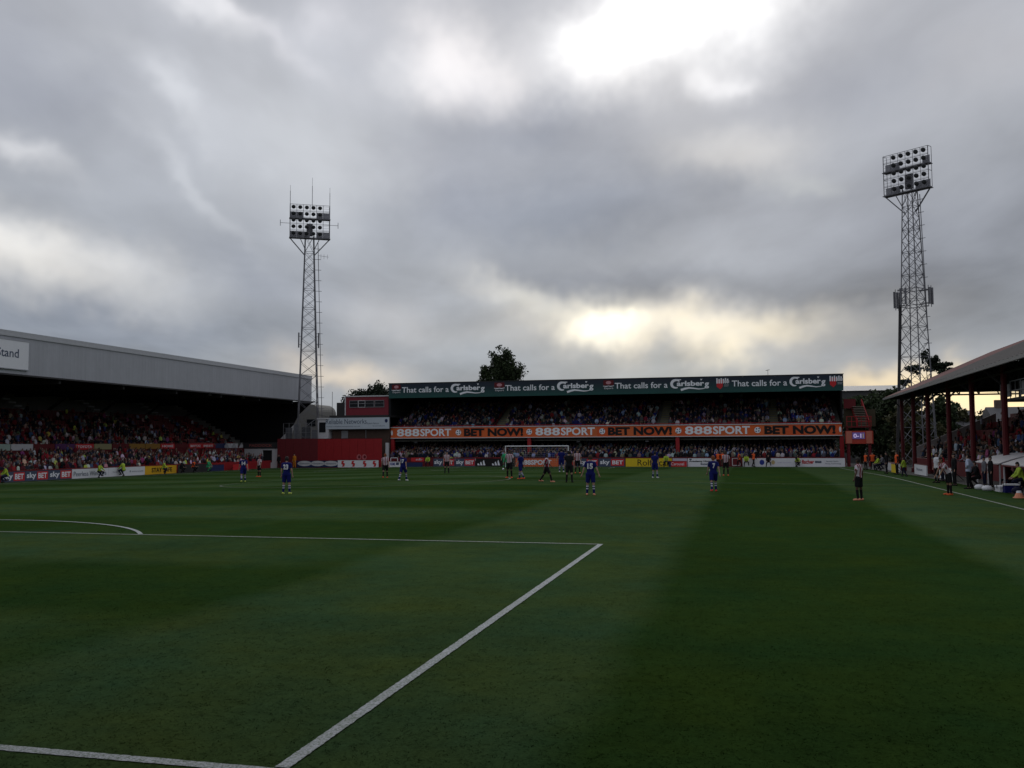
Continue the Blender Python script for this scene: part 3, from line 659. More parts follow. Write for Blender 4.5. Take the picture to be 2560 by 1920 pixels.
# ------------------------------------------------------------------ far left corner
def corner():
    w = thing('red_panel_wall', 'tall plain red panelled wall in the far left corner under the floodlight', 'wall')
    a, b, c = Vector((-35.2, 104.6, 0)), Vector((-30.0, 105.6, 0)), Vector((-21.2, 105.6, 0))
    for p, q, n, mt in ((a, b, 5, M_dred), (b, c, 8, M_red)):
        r = (q-p)/n; rn = r.normalized(); nn = rn.cross(Vector((0,0,1)))
        for i in range(n):
            m0 = p + r*(i+.5) + nn*random.uniform(-.012, .012); mb = MB(); mb.obox((m0.x, m0.y, 1.28), rn, (0,0,1), nn, r.length-.016, 3.66, .1)
            mb.build('panel', mt, w)
    MB().bar((a.x, a.y, 3.14), (b.x, b.y, 3.14), .1).bar((b.x, b.y, 3.14), (c.x, c.y, 3.14), .1).build('capping', M_dred, w)
    pn = Panel((0, 105.55, 0), (1,0,0), w)
    for px in (897, 910.5):
        x = at(px, 1144, 'y', 105.5).x; pn.disc(x, .8, .32, .36, P('pale_red_print', (.45, .12, .13), .6), .01); pn.disc(x+.05, .82, .16, .2, M_dred, .018)
    # building with the control cabin
    o = thing('control_building', 'small corner building with a red glazed control cabin on its roof', 'building')
    xa, xb, y0 = -28.9, -21.0, 107.2
    MB().box((xa, y0+.4, -.6), (xb, y0+6, 4.3)).build('wall', P('brown_boarding', (.07, .045, .035), .85, var=.3), o)
    MB().box((xa-.15, y0-.25, 5.9), (xb+.1, y0+6.2, 6.18)).build('roof_slab', M_dark, o)
    MB().box((xa, y0+.35, 4.3), (xb, y0+6, 5.9)).build('upper_wall', M_dark, o)
    cabin = MB().box((-27.35, 108.2, 6.18), (-21.35, 111, 8.62)).build('control_cabin', P('maroon_cabin', (.20, .022, .035), .6, var=.15), o)
    fr = MB()
    fr.box((-27.43, 108.1, 8.62), (-21.25, 111.1, 8.76)).box((-27.43, 108.12, 6.2), (-27.30, 108.2, 8.62)); fr.build('white_trim', M_offw, o)
    for px0, px1, open_ in ((875, 895, 0), (897, 912.5, 1), (914, 935, 0), (938, 960, 0)):
        x0, x1 = at(px0, 1007, 'y', 108.2).x, at(px1, 1007, 'y', 108.2).x
        wn = MB().box((x0, 108.14, 7.28), (x1, 108.2, 8.08)).build('window', M_glass, o)
        f2 = MB()
        for q in ((x0-.05, x1+.05, 7.22, 7.28), (x0-.05, x1+.05, 8.08, 8.14), (x0-.05, x0, 7.28, 8.08), (x1, x1+.05, 7.28, 8.08), (x0, x1, 7.72, 7.75)): f2.box((q[0], 108.11, q[2]), (q[1], 108.18, q[3]))
        f2.build('window_frame', M_offw if open_ else M_galv, wn)
    MB().box((-28.7, 108.4, 6.18), (-27.45, 110.5, 7.9)).build('plant_box', M_dark, o)
    MB().bar((-29.6, 109, 6.0), (-29.6, 109, 9.4), .05).build('aerial', M_dark, o)
    MB().bar((-24.2, 107.55, -.5), (-24.2, 107.55, 4.3), .1, k=6).build('drain_pipe', M_galv, o); MB().box((-27.6, 107.52, 3.2), (-26.7, 107.6, 4.2)).build('vent', M_galv, o)
    MB().box((-21.0, 106.3, -.5), (-20.62, 106.6, 2.6)).build('grey_post', M_offw, o)
    s = thing('sponsor_sign', 'wide pale blue sponsor sign on the corner building below the control cabin', 'sign')
    sx0, sx1 = at(814, 1058, 'y', 107).x, at(973, 1058, 'y', 107).x
    MB().box((sx0, 106.98, 4.4), (sx1, 107.1, 5.87)).build('board', P('pale_blue_board', (.50, .56, .62), .6, var=.08), s)
    pn = Panel((sx0, 106.98, 4.4), (1,0,0), s); wd = sx1-sx0
    pn.text('Reliable Networks', .05, wd*.65, .66, 1.30, M_slate, .01, .0)
    pn.text('Business Telecoms', wd*.66, wd*.84, .62, .82, M_slate, .01, .0); pn.text('www.reliablenetworks.co.uk', .1, wd*.55, .28, .42, M_slate, .01, .0)
    pn.disc(wd*.955, 1.02, .2, .24, M_navy, .01); pn.text('London', wd*.75, wd*.93, .32, .46, M_slate, .01, .0)
    # cabin / fence at the tower foot
    f = thing('site_cabin', 'pale portable cabin beside the foot of the left floodlight tower', 'cabin')
    MB().box((-30.7, 107.0, 3.0), (-29.2, 109, 5.7)).build('body', M_offw, f); MB().box((-30.5, 106.94, 4.0), (-29.6, 107.0, 5.3)).build('window', M_glass, f)
    MB().box((-30.8, 106.9, 5.7), (-29.1, 109.1, 5.85)).build('roof', M_offw, f); MB().box((-30.7, 107.0, -.6), (-29.2, 109, 3.0)).build('plinth', M_dark, f)
    sc = thing('security_fence', 'grey panelled security fence round the foot of the left tower', 'fence')
    for i, (x, w_, zt, c_) in enumerate(((-34.9, .9, 4.6, .10), (-33.9, .8, 5.1, .16), (-32.6, 1.2, 4.7, .07), (-31.3, .7, 4.3, .12))):
        MB().box((x, 106.2+.3*(i % 2), 3.0), (x+w_, 106.3+.3*(i % 2), zt)).build('fence_panel', P('weathered_panel_%d' % i, (c_, c_*1.05, c_*1.18), .8, var=.4, vscale=1.5), sc)
    for i in range(7): MB().bar((-35.1+i*.8, 106.0, 0), (-35.1+i*.8, 106.0, 5.2), .05).build('fence_post', M_galv, sc)
    rl = MB()
    for z in (3.4, 4.0, 4.6, 5.2): rl.bar((-35.1, 106.0, z), (-30.3, 106.0, z), .03)
    rl.build('fence_rail', M_galv, sc)
    # rear building with rounded pale gable seen through the tower
    b2 = thing('pale_rear_building', 'pale building with a rounded gable seen through the left tower', 'building')
    mb = MB(); pts = [(-48, 0), (-38.6, 0), (-38.6, 6.9)] + [(-40.2+1.6*math.cos(R(a)), 7.1+1.4*math.sin(R(a))) for a in range(10, 91, 16)] + [(-48, 8.6)]
    n = len(pts); mb.add([(x, 124, z) for x, z in pts] + [(x, 130, z) for x, z in pts], [tuple(range(n)), tuple(range(2*n-1, n-1, -1))] + [(i, n+i, n+(i+1) % n, (i+1) % n) for i in range(n)])
    mb.build('wall', M_conc, b2); MB().box((-40.6, 123.9, 5.2), (-39.2, 124, 6.2)).build('window', M_glass, b2)
    # end of the left stand: white wall with a doorway and a sign, seen beside the red wall
    e = thing('white_end_wall', 'low white wall with a dark doorway at the far end of the left stand', 'wall')
    ye = 105.0
    X = lambda p: at(p, 1130, 'y', ye).x
    MB().box((X(611), ye, -.6), (X(656), ye+.2, 1.9)).box((X(680), ye, -.6), (X(693.5), ye+.2, 1.9)).box((X(656), ye, 1.72), (X(680), ye+.2, 1.9)).box((X(656), ye, -.6), (X(680), ye+.2, .12)).build('wall', M_offw, e)
    MB().box((X(656), ye+.22, .12), (X(680), ye+.3, 1.72)).build('doorway', M_black, e)
    MB().box((X(608), ye-.06, 1.94), (X(693), ye+.2, 2.72)).build('header', M_dark, e)
    Panel((X(608), ye-.06, 1.94), (1,0,0), e).text('PADDOCK', .9, 4.2, .22, .56, P('faded_red_print', (.35, .10, .09), .7), .01, .02)
    for i in range(3):
        x = X(566+i*19); Panel((x, ye-.02, 2.05), (1,0,0), e).poly([(-.42, 0), (.42, 0), (0, .66)], M_white, .0, 'pennant')
    MB().add([(-37.2, 108.6, 2.9), (-35.6, 108.6, 2.9), (-34.8, 108.6, 5.2), (-34.8, 108.8, 5.2), (-35.6, 108.8, 2.9), (-37.2, 108.8, 2.9)], [(0,1,2),(3,4,5),(0,2,3,5),(1,4,3,2),(0,5,4,1)]).build('gable_edge', M_offw, e)
corner()

# ------------------------------------------------------------------ floodlight towers
M_tow = P('tower_steel', (.15, .15, .165), .6, .4, metal=.2, var=.25)
def tower(label, base, ztop, face, panels, nolamp, masts, extra, side):
    T = thing('floodlight_tower', label, 'floodlight', group=None)
    bx, by = base; n = Vector((face[0], face[1], 0)).normalized(); r = Vector((0,0,1)).cross(n) ; u = Vector((0,0,1))
    c0 = Vector((bx, by, 0)); zr0 = ztop-4.35; zb = -.6
    hw = lambda z: 1.52+(.55-1.52)*((z-zb)/(zr0-zb))**.85
    cor = lambda z, sx, sy: c0 + r*(sx*hw(z)) + n*(sy*hw(z)) + u*z
    lv = [zb]; 
    while lv[-1] < zr0-.8: lv.append(lv[-1]+max(1.25, hw(lv[-1])*1.55))
    lv[-1] = zr0+.3
    for sx in (-1, 1):
        for sy in (-1, 1):
            MB().path([cor(z, sx, sy) for z in lv], .12, 4).build('leg', M_tow, T)
    br = MB()
    for z0, z1 in zip(lv[:-1], lv[1:]):
        for (a, b) in (((-1,-1),(1,-1)), ((1,-1),(1,1)), ((1,1),(-1,1)), ((-1,1),(-1,-1))):
            br.bar(cor(z0, *a), cor(z1, *b), .048); br.bar(cor(z0, *b), cor(z1, *a), .048)
            if lv.index(z0) % 2 == 0: br.bar(cor(z0, *a), cor(z0, *b), .055)
    br.build('bracing', M_tow, T)
    # lamp rack
    W_, H_ = 5.15, 4.35; k = c0 + n*.75 + u*zr0; q = lambda x, z, d=0: k + r*(x-W_/2) + u*z + n*d
    fr = MB()
    for i in range(7): fr.bar(q(W_*i/6, 0), q(W_*i/6, H_), .05 if 0 < i < 6 else .09)
    for j in range(6): fr.bar(q(0, H_*j/5), q(W_, H_*j/5), .05)
    for i in (0, 6):
        fr.bar(q(W_*i/6, 0, -.7), q(W_*i/6, 4.3 if i else 4.3, -.7), .06)
        for j in (0, 2, 3, 5): fr.bar(q(W_*i/6, H_*j/5), q(W_*i/6, H_*j/5, -.7), .05)
    for j in range(15): fr.bar(q(0, H_*(j+.5)/15, -.1), q(W_, H_*(j+.5)/15, -.1), .022)
    fr.build('rack_frame', M_tow, T)
    for z in (-.12, H_*.6-.12): MB().obox(q(W_/2, z, -.3), r, n, u, W_+.2, .9, .07).build('walkway', M_tow, T)
    br = MB()
    for x in (0, W_): br.bar(q(x, -.15, -.3), c0 + r*((-1 if x == 0 else 1)*hw(zr0-2.3)) + u*(zr0-2.3), .13)
    for x in (1.3, W_-1.3): br.bar(q(x, -.15, 0), c0 + n*hw(zr0-1.6) + r*((-1 if x < 2 else 1)*hw(zr0-1.6)) + u*(zr0-1.6), .09)
    br.build('rack_strut', M_tow, T)
    lm = MB(); ax = (n*.86 - u*.5).normalized()
    lm.lathe((0,0,0), [(.08, -.24), (.13, -.19), (.24, -.02), (.27, .02), (.27, .05)], 12, ax, 0); lm.lathe(ax*.055, [(.24, 0), (.23, .012)], 12, ax, 1)
    lm.bar(r*-.3, r*.3, .04); me = lm.mesh('lamp', [P('lamp_housing', (.11, .11, .118), .5, .4), P('lamp_lens', (.05, .052, .056), .35, .4)], True)
    for i in range(6):
        for j in range(5):
            if i in nolamp: continue
            p = q(W_*(i+.5)/6, H_*(j+.55)/5, .12); link('lamp', me, T, Matrix.Translation(p))
    for (i, j) in panels: MB().obox(q(W_*(i+.5)/6, H_*(j+.5)/5, -.4), r, u, n, W_/6-.04, H_/5-.08, .06).build('gear_box', P('gear_box_grey', (.34, .34, .37), .6, var=.2), T)
    MB().obox(q(W_*.5, H_*.26, -.7), r, u, n, .8, 1.6, .4).build('control_gear', M_tow, T)
    # cable riser with stand-off brackets
    rs = MB(); e = side
    rp = lambda z: c0 + r*(e*(hw(z)+.55)) + u*z
    rs.path([rp(z) for z in (zb, 8, 16, 24, zr0-.5)], .09, 5)
    z = 1.5
    while z < zr0-1: rs.bar(c0+r*(e*hw(z))+u*z, rp(z)+r*(e*.35), .06); z += 1.42
    rs.build('cable_riser', M_tow, T)
    for x, hgt in masts:
        MB().bar(q(x, H_-.2), q(x, H_+hgt*.7), .06).bar(q(x, H_+hgt*.7), q(x, H_+hgt), .03).build('whip_aerial', M_tow, T)
    extra(T, c0, r, n, u, hw, q, W_, H_, zr0)
    return T
def left_extra(T, c0, r, n, u, hw, q, W_, H_, zr0):
    for s_ in (-1, 1):
        x = -1.25 if s_ < 0 else W_+1.1
        MB().bar(q(0 if s_ < 0 else W_-.8, 1.75), q(x, 1.75), .05).bar(q(x, 1.35), q(x, 2.15), .06).build('dipole_aerial', M_tow, T)
        z = 16.2; MB().bar(c0+r*(s_*(hw(z)+.35))+u*(z-1.0), c0+r*(s_*(hw(z)+.35))+u*(z+1.0), .16).bar(c0+r*(s_*hw(z))+u*(z+.5), c0+r*(s_*(hw(z)+.35))+u*(z+.5), .06).bar(c0+r*(s_*hw(z))+u*(z-.6), c0+r*(s_*(hw(z)+.35))+u*(z-.6), .06).build('sector_aerial', M_tow, T)
    y = MB(); z = 27.6; y.bar(c0+r*(hw(z)+.5)+u*z, c0+r*(hw(z)+1.9)+u*(z-.15), .04)
    for t in (.9, 1.3, 1.75): y.bar(c0+r*(hw(z)+t)+u*(z-.45), c0+r*(hw(z)+t)+u*(z+.2), .03)
    y.build('yagi_aerial', M_tow, T)
def right_extra(T, c0, r, n, u, hw, q, W_, H_, zr0):
    z = 17.9; w = hw(z); g = MB()
    for zz in (z-.9, z+.9):
        P4 = [c0+r*(a*(w+.25))+n*(b*(w+.25))+u*zz for a, b in ((-1,-1),(1,-1),(1,1),(-1,1))]
        for i in range(4): g.bar(P4[i], P4[(i+1) % 4], .08)
    g.build('aerial_ring', M_tow, T)
    for dirn in (-r, r, n):
        t = n if abs(dirn.dot(r)) > .5 else r
        for s_ in (-.28, .28):
            p = c0 + dirn*(w+1.15) + t*s_ + u*z
            MB().obox(p, t, u, dirn, .17, 1.8, .12).build('sector_aerial', M_tow, T)
            MB().bar(p-u*1.15-dirn*.15, p+u*1.15-dirn*.15, .08).bar(p-dirn*.15+u*.7, c0+dirn*w+t*s_+u*(z+.7), .06).bar(p-dirn*.15-u*.7, c0+dirn*w+t*s_+u*(z-.7), .06).build('aerial_pole', M_tow, T)
    z0 = -.6; MB().path([c0+r*(-hw(zz)-.02)+n*(hw(zz)+.12)+u*zz for zz in (z0, 6, 12, 18.5)], .34, 4).build('feeder_duct', M_dark, T)
tower('left lattice floodlight tower with three whip aerials above its lamp rack', (-32.4, 107.6), 34.2, (.49, -.87),
      [(0,3),(1,3),(4,3),(5,3),(0,0),(1,0),(2,0),(4,0),(5,0)], (5,), [(0,2.5),(2.85,3.7),(W_ if False else 5.15,2.5)], left_extra, 1)
tower('right lattice floodlight tower with mobile phone aerials halfway up', (41.4, 102.0), 33.9, (-.62, -.78),
      [(0,3),(1,3),(5,3),(0,0),(1,0),(4,0),(5,0)], (0,), [], right_extra, 1)

# ------------------------------------------------------------------ goal
def goal():
    g = thing('goal', 'white goal frame with net at the far end', 'goal')
    y = LP-.06; zl = zg(0, y); zt = zl+2.5
    for s_ in (-1, 1): MB().bar((s_*3.72, y, zl-.1), (s_*3.72, y, zt), .12, k=10).build('post', M_white, g)
    MB().bar((-3.78, y, zt-.06), (3.78, y, zt-.06), .12, k=10).build('crossbar', M_white, g)
    for s_ in (-1, 1): MB().bar((s_*3.72, y, zt-.1), (s_*3.72, y+1.6, zt-.1), .05, k=5).bar((s_*3.72, y+1.6, zt-.1), (s_*3.72, y+2.1, zl), .05, k=5).build('stanchion', M_dark, g)
    nt_ = MB(); W3 = .012
    for i in range(31):
        x = -3.72+7.44*i/30; nt_.bar((x, y+1.6, zt-.12), (x, y+2.1, zl), W3, k=3); nt_.bar((x, y, zt-.1), (x, y+1.6, zt-.12), W3, k=3)
    for i in range(11):
        t = i/10; nt_.bar((-3.72, y+1.6+.5*t, zt-.12-(2.38*t)), (3.72, y+1.6+.5*t, zt-.12-2.38*t), W3, k=3)
        for s_ in (-1, 1): nt_.bar((s_*3.72, y, zl+2.4*t), (s_*3.72, y+2.1-.5*t, zl+2.4*t), W3, k=3)
    nt_.build('net', P('net_cord', (.45, .45, .46), .8), g)
goal()

# ------------------------------------------------------------------ perimeter boards
def board(label, p0, r, w, hgt, mat, items=(), group='advertising boards round the pitch', frame=True):
    o = thing('advertising_board', label, 'board', group=group)
    p0 = Vector(p0); r = Vector(r); n = r.cross(Vector((0,0,1)))
    MB().obox(p0 + r*(w/2) + Vector((0,0,hgt/2)) - n*.04, r, (0,0,1), n, w-.03, hgt, .08).build('panel', mat, o)
    if frame: MB().obox(p0 + r*(w/2) + Vector((0,0,hgt+.02)) - n*.04, r, (0,0,1), n, w-.02, .05, .10).build('top_rail', M_dred, o)
    for t in (.15, .85): MB().bar(p0+r*(w*t)-n*.1+Vector((0,0,hgt*.8)), p0+r*(w*t)-n*.7, .05).build('prop', M_dark, o)
    pn = Panel(p0, r, o)
    for it in items:
        getattr(pn, it[0])(*it[1:])
    return o
ZL = -.52
def Lboard(label, pa, pb, mat, items, hgt=.86, x=-35.3):
    ya = at(pa, 1190, 'x', x).y; yb = at(pb, 1190, 'x', x).y; w = yb-ya
    its = [(i[0],) + tuple(v*w if (k in (1, 2) and i[0] in ('text', 'rect')) or (k in (1,3) and i[0] == 'disc') else v for k, v in enumerate(i) if k) if i[0] != 'text' else
           ('text', i[1], i[2]*w, i[3]*w) + tuple(i[4:]) for i in items]
    return board(label, (x, ya, zg(-35, (ya+yb)/2)), (0,1,0), w, hgt, mat, its)
sky = [('rect', .5, .98, .08, .78, M_redp), ('text', 'sky', .06, .46, .12, .72, M_wtxt, .02, .03), ('text', 'BET', .55, .93, .20, .66, M_wtxt, .02, .03)]
Lboard('navy and red betting board nearest the camera, behind the crouching steward', 4, 63, M_slate, sky)
Lboard('navy and red betting board, second from the left edge', 63, 121, M_slate, sky)
Lboard('navy and red betting board next to the white board on the left touchline', 121, 180, M_slate, sky)
Lboard('white board with grey lettering beside the betting boards on the left', 180, 271, M_white, [('text', 'Peerless Windows', .04, .93, .2, .62, M_slate, .02, .0)])
Lboard('white board with faint small print behind a standing steward on the left', 271, 362, M_white, [('text', 'The Lighting Centre', .10, .42, .34, .48, M_slate, .02, .0), ('text', 'WINDOWS & DOORS', .62, .95, .34, .46, M_slate, .02, .0), ('disc', .58, .42, .012, .1, M_slate)])
Lboard('amber board with black lettering on the left touchline', 362, 441, M_amb, [('text', 'STAY SAFE', .2, .85, .2, .66, M_blkp, .02, .02)])
Lboard('dark low board at the far end of the left touchline', 445, 520, M_dark, [])
Lboard('blue board at the far end of the left touchline', 524, 560, M_navy, [], .7)
Lboard('red board behind the blue player near the far left corner', 583, 622, M_redp, [], .7)
FB = 104.6; ZF = zg(0, 103)-.02
def Fboard(label, pa, pb, mat, items=(), hgt=.98, Y=FB):
    xa = at(pa, 1156, 'y', Y).x; xb = at(pb, 1156, 'y', Y).x; w = xb-xa; its = []
    for i in items:
        i = list(i)
        if i[0] == 'text': i[2] *= w; i[3] *= w
        elif i[0] in ('rect',): i[1] *= w; i[2] *= w
        elif i[0] == 'disc': i[1] *= w
        elif i[0] in ('poly', 'band'): i[1] = [(a*w, b) for a, b in i[1]]
        its.append(tuple(i))
    return board(label, (xa, Y, ZF-.12 if xa < -18 else ZF), (1,0,0), w, hgt, mat, its)
Fboard('navy board with three pale ovals in front of the red wall', 741, 844, M_navy, [('disc', c, .48, .98, .34, M_offw) for c in (.20, .52, .84)] + [('text', 'Ginsters', c-.12, c+.12, .38, .58, M_slate, .02, .01) for c in (.20, .52, .84)], .84, 104.3)
Fboard('white board with four red curls beside the navy oval board', 844, 946, M_white, [('band', [(c-.015, .12), (c+.02, .2), (c+.03, .4), (c-.015, .5), (c-.01, .72), (c+.03, .74)], [.12, .26, .3, .32, .26, .1], M_redp) for c in (.13, .38, .66, .90)], .90, 104.3)
Fboard('small white board with blue print below the far stand left column', 972, 1001, M_white, [('text', 'HOME', .1, .55, .25, .6, M_blue, .02, .03), ('rect', .62, .88, .3, .62, M_slate, .012)], .72)
Fboard('dark blue low board left of the goal', 1001, 1056, M_navy, [], .62)
skyF = [('rect', .47, .97, .1, .9, M_redp), ('text', 'sky', .05, .42, .14, .80, M_wtxt, .02, .03), ('text', 'BET', .52, .93, .26, .72, M_wtxt, .02, .03)]
Fboard('betting board behind the striped player left of the goal', 1083, 1137, M_slate, skyF)
Fboard('betting board between the striped player and the black triangle board', 1138, 1188, M_slate, skyF)
def tri(c): return [('poly', [(c+dx-.035, .14), (c+dx+.02, .14), (c+dx-.02, .14+hh), (c+dx-.045, .14+hh*.7)], M_wtxt, .014) for dx, hh in ((-.07, .26), (0, .46), (.07, .66))]
Fboard('black board with two white three-bar emblems left of the goal', 1189, 1288, M_blkp, tri(.16)+tri(.53))
Fboard('orange board with white lettering inside the goal mouth', 1289, 1396, M_orange, [('text', '888SPORT', .12, .84, .2, .8, M_wtxt, .02, .04)])
Fboard('betting board partly hidden behind the referee', 1397, 1440, M_slate, skyF); Fboard('betting board behind the player numbered 15', 1441, 1496, M_slate, skyF)
Fboard('betting board left of the yellow board', 1497, 1562, M_slate, skyF)
Fboard('long yellow board with black lettering right of the goal', 1564, 1680, M_yel, [('text', 'Rolfe car', .26, .96, .12, .84, M_blkp, .02, .0)])
Fboard('small red board with white script in front of a pale board', 1671, 1717, M_redp, [('text', 'Carousel', .15, .85, .16, .5, M_wtxt, .012, .0), ('rect', 0, .14, 0, .6, M_navy)], .62, FB-.35)
Fboard('pale lilac board behind the small red board', 1681, 1718, P('lilac_board', (.5, .48, .58), .6), [])
Fboard('white board with two lines of dark lettering behind the number 7 player', 1719, 1792, M_white, [('text', 'Academy Homes', .05, .9, .5, .72, M_blkp, .02, .04), ('text', 'Estates', .45, .8, .2, .42, M_slate, .02, .03), ('rect', .06, .14, .76, .92, M_slate)])
Fboard('long white board with blue and tan discs near the stewards', 1856, 1989, M_white, [('disc', .37, .5, .26, .3, M_blue), ('disc', .58, .5, .2, .24, P('tan_print', (.55, .42, .2), .6)), ('text', 'Griffin Removals', .66, .92, .42, .54, P('pale_violet_print', (.45, .43, .6), .6), .02, .0)])
Fboard('long white board with red lettering in the far right corner', 1990, 2113, M_white, [('text', 'fischer', .12, .37, .34, .80, M_redp, .02, .03), ('rect', .39, .52, .42, .66, M_slate), ('text', 'fixing systems', .41, .50, .50, .58, M_wtxt, .012, .0), ('text', 'Innovative Solutions', .62, .86, .56, .70, M_slate, .02, .0), ('text', 'Fixing Technology', .60, .92, .26, .42, M_slate, .02, .0)])
gt = thing('pitch_gate', 'white tubular gate left open between the white boards', 'gate')
gx = [at(p, 1156, 'y', FB).x for p in (1831, 1850)]
MB().bar((gx[0], FB, ZF+.15), (gx[1], FB, ZF+.15), .09).bar((gx[0], FB, ZF+.15), (gx[0], FB, ZF+.95), .09).bar((gx[1], FB, ZF+.15), (gx[1], FB, ZF+.95), .09).bar((gx[0], FB, ZF+.95), (gx[1], FB, ZF+.95), .06).build('gate_frame', M_offw, gt)
gt = thing('white_tube_gate', 'white tubular gate under the far stand left column', 'gate')
gx = [at(p, 1150, 'y', FB+.6).x for p in (977, 994)]
MB().bar((gx[0], FB+.6, ZF), (gx[0], FB+.6, ZF+1.05), .09).bar((gx[0], FB+.6, ZF+1.05), (gx[1], FB+.6, ZF+1.05), .09).bar((gx[1], FB+.6, ZF+1.05), (gx[1], FB+.6, ZF), .09).build('gate_frame', M_white, gt)
def Rboard(label, ya, yb, mat, items=(), hgt=.75, x=36.1):
    w = yb-ya; p = (x, yb, zg(34, ya)); its = []
    for i in items:
        i = list(i)
        if i[0] == 'text': i[2] *= w; i[3] *= w
        its.append(tuple(i))
    return board(label, p, (0,-1,0), w, hgt, mat, its)
Rboard('white board with small print on the right touchline beside the stewards', 66.5, 71.5, M_white, [('text', 'Westcott', .2, .7, .3, .5, M_slate, .02, 0)])
Rboard('curved white board with green mark on the right touchline before the dugouts', 57.0, 63.5, M_white, [('text', 'travel', .3, .75, .25, .55, P('lime_print', (.35, .45, .08), .6), .02, 0)])
Rboard('small yellow board on the right touchline', 75.5, 78.5, M_yel, [], .7, 35.4)
Rboard('low white board at the far right corner', 80, 88, M_offw, [], .7, 36.3)

# ------------------------------------------------------------------ far right corner: stair, screen
def stair_block():
    s = thing('red_stair_tower', 'red external staircase with landing at the right end of the far stand', 'staircase')
    y = 107.0
    MB().box((34.75, y+.4, 4.05), (37.4, y+2.6, 4.2)).build('landing', M_dred, s)
    for x in (34.85, 37.3): MB().box((x-.1, y+.5, -.5), (x+.1, y+.7, 4.05)).build('support_post', M_dred, s)
    st = (36.0, 37.25)
    for i in range(12):
        z = 4.25+.2*i; MB().box((st[0]-.04*i, y+1.0+.02*i, z), (st[1]-.04*i, y+1.25+.2*i, z+.05)).build('tread', P('stair_tread', (.26, .22, .18), .8, var=.3), s)
    for dx, nm in ((0, 'stringer'), (1.25, 'stringer')):
        MB().add([(st[0]+dx-.05, y+.9, 4.2), (st[0]+dx+.05, y+.9, 4.2), (st[0]+dx-.45, y+3.2, 6.75), (st[0]+dx-.55, y+3.2, 6.75), (st[0]+dx-.05, y+.9, 4.9), (st[0]+dx+.05, y+.9, 4.9), (st[0]+dx-.45, y+3.2, 7.4), (st[0]+dx-.55, y+3.2, 7.4)],
                 [(0,1,2,3),(7,6,5,4),(0,4,5,1),(1,5,6,2),(2,6,7,3),(3,7,4,0)]).build(nm, M_red, s)
    r = MB()
    for z in (4.75, 5.3): r.bar((34.75, y+.4, z), (37.5, y+.4, z), .08)
    for x in np.arange(34.8, 37.5, .52): r.bar((x, y+.4, 4.15), (x, y+.4, 5.3), .07)
    r.build('railing', M_red, s)
    MB().box((34.7, y+2.2, 6.3), (36.0, y+2.4, 7.4)).build('upper_panel', M_dred, s)
    MB().box((34.75, y+2.8, 4.2), (38.2, y+3.0, 6.2)).build('back_panel', P('stair_dark_board', (.06, .05, .03), .9), s)  # even dark brown panel behind the stair
    b = thing('scoreboard', 'red scoreboard with a small lit screen under the red staircase', 'scoreboard')
    y = 106.6
    MB().box((34.55, y, 2.2), (37.5, y+.5, 3.66)).build('cabinet', P('orange_red_paint', (.42, .05, .03), .55, var=.12), b)
    for x0 in (34.6, 36.75): MB().box((x0, y-.05, 2.25), (x0+.62, y, 3.62)).build('side_panel', P('salmon_board', (.52, .16, .11), .6, var=.1), b)
    sc_ = P('lit_screen', (.10, .06, .22), .3, .4, emit=(.10, .08, .22, .35))
    MB().box((35.28, y-.06, 2.75), (36.6, y, 3.48)).build('screen', sc_, b)
    pn = Panel((35.28, y-.06, 2.75), (1,0,0), b); lt = P('screen_light_text', (.6, .5, .8), .5, emit=(.6, .5, .8, .35))
    pn.text('0-1', .1, .95, .12, .6, lt, .008, .03); pn.rect(1.12, 1.17, .12, .6, P('screen_yellow', (.6, .5, .1), .5, emit=(.6, .5, .1, .3)), .006)
    for x in (34.9, 37.1): MB().box((x-.12, y+.1, -.5), (x+.12, y+.4, 2.2)).build('leg', M_dred, b)
stair_block()

# ------------------------------------------------------------------ dugouts
def dugout(label, ya, yb):
    d = thing('dugout', label, 'dugout'); x0, x1 = 36.7, 39.0; zf, zb_ = 1.25, 1.78
    n = 6; 
    for i in range(n):
        a, b = ya+(yb-ya)*i/n, ya+(yb-ya)*(i+1)/n-.02
        vs = []
        for t in (0, .25, .5, .75, 1):
            x = x0+(x1-x0)*t; z = zf+(zb_-zf)*math.sin(t*math.pi/2)
            vs += [(x, a, z), (x, b, z), (x, a, z-.05), (x, b, z-.05)]
        fs = []
        for k in range(4): o = 4*k; fs += [(o, o+4, o+5, o+1), (o+2, o+3, o+7, o+6), (o, o+2, o+6, o+4), (o+1, o+5, o+7, o+3)]
        fs += [(0,1,3,2), (16,18,19,17)]
        MB().add(vs, fs).build('roof_panel', P('pale_dugout_roof', (.55, .54, .56), .45, .4, var=.12, world=True), d)
    MB().box((x0-.03, ya, zf-.12), (x0+.03, yb, zf-.06)).build('roof_trim', M_dred, d)
    for y in (ya+.1, (ya+yb)/2, yb-.1): MB().bar((x0+.1, y, -.3), (x0+.1, y, zf-.05), .09, k=8).build('front_post', M_offw, d)
    MB().box((x1-.1, ya, -.3), (x1, yb, zb_-.06)).build('back_panel', P('dugout_perspex', (.10, .10, .11), .25, .5), d)
    MB().box((x1-.75, ya+.2, .1), (x1-.35, yb-.2, .2)).build('bench', M_dark, d)
dugout('pale-roofed dugout on the right touchline, the farther of two', 49.0, 54.3)
dugout('pale-roofed dugout on the right touchline, nearest the camera at the frame edge', 42.4, 48.3)

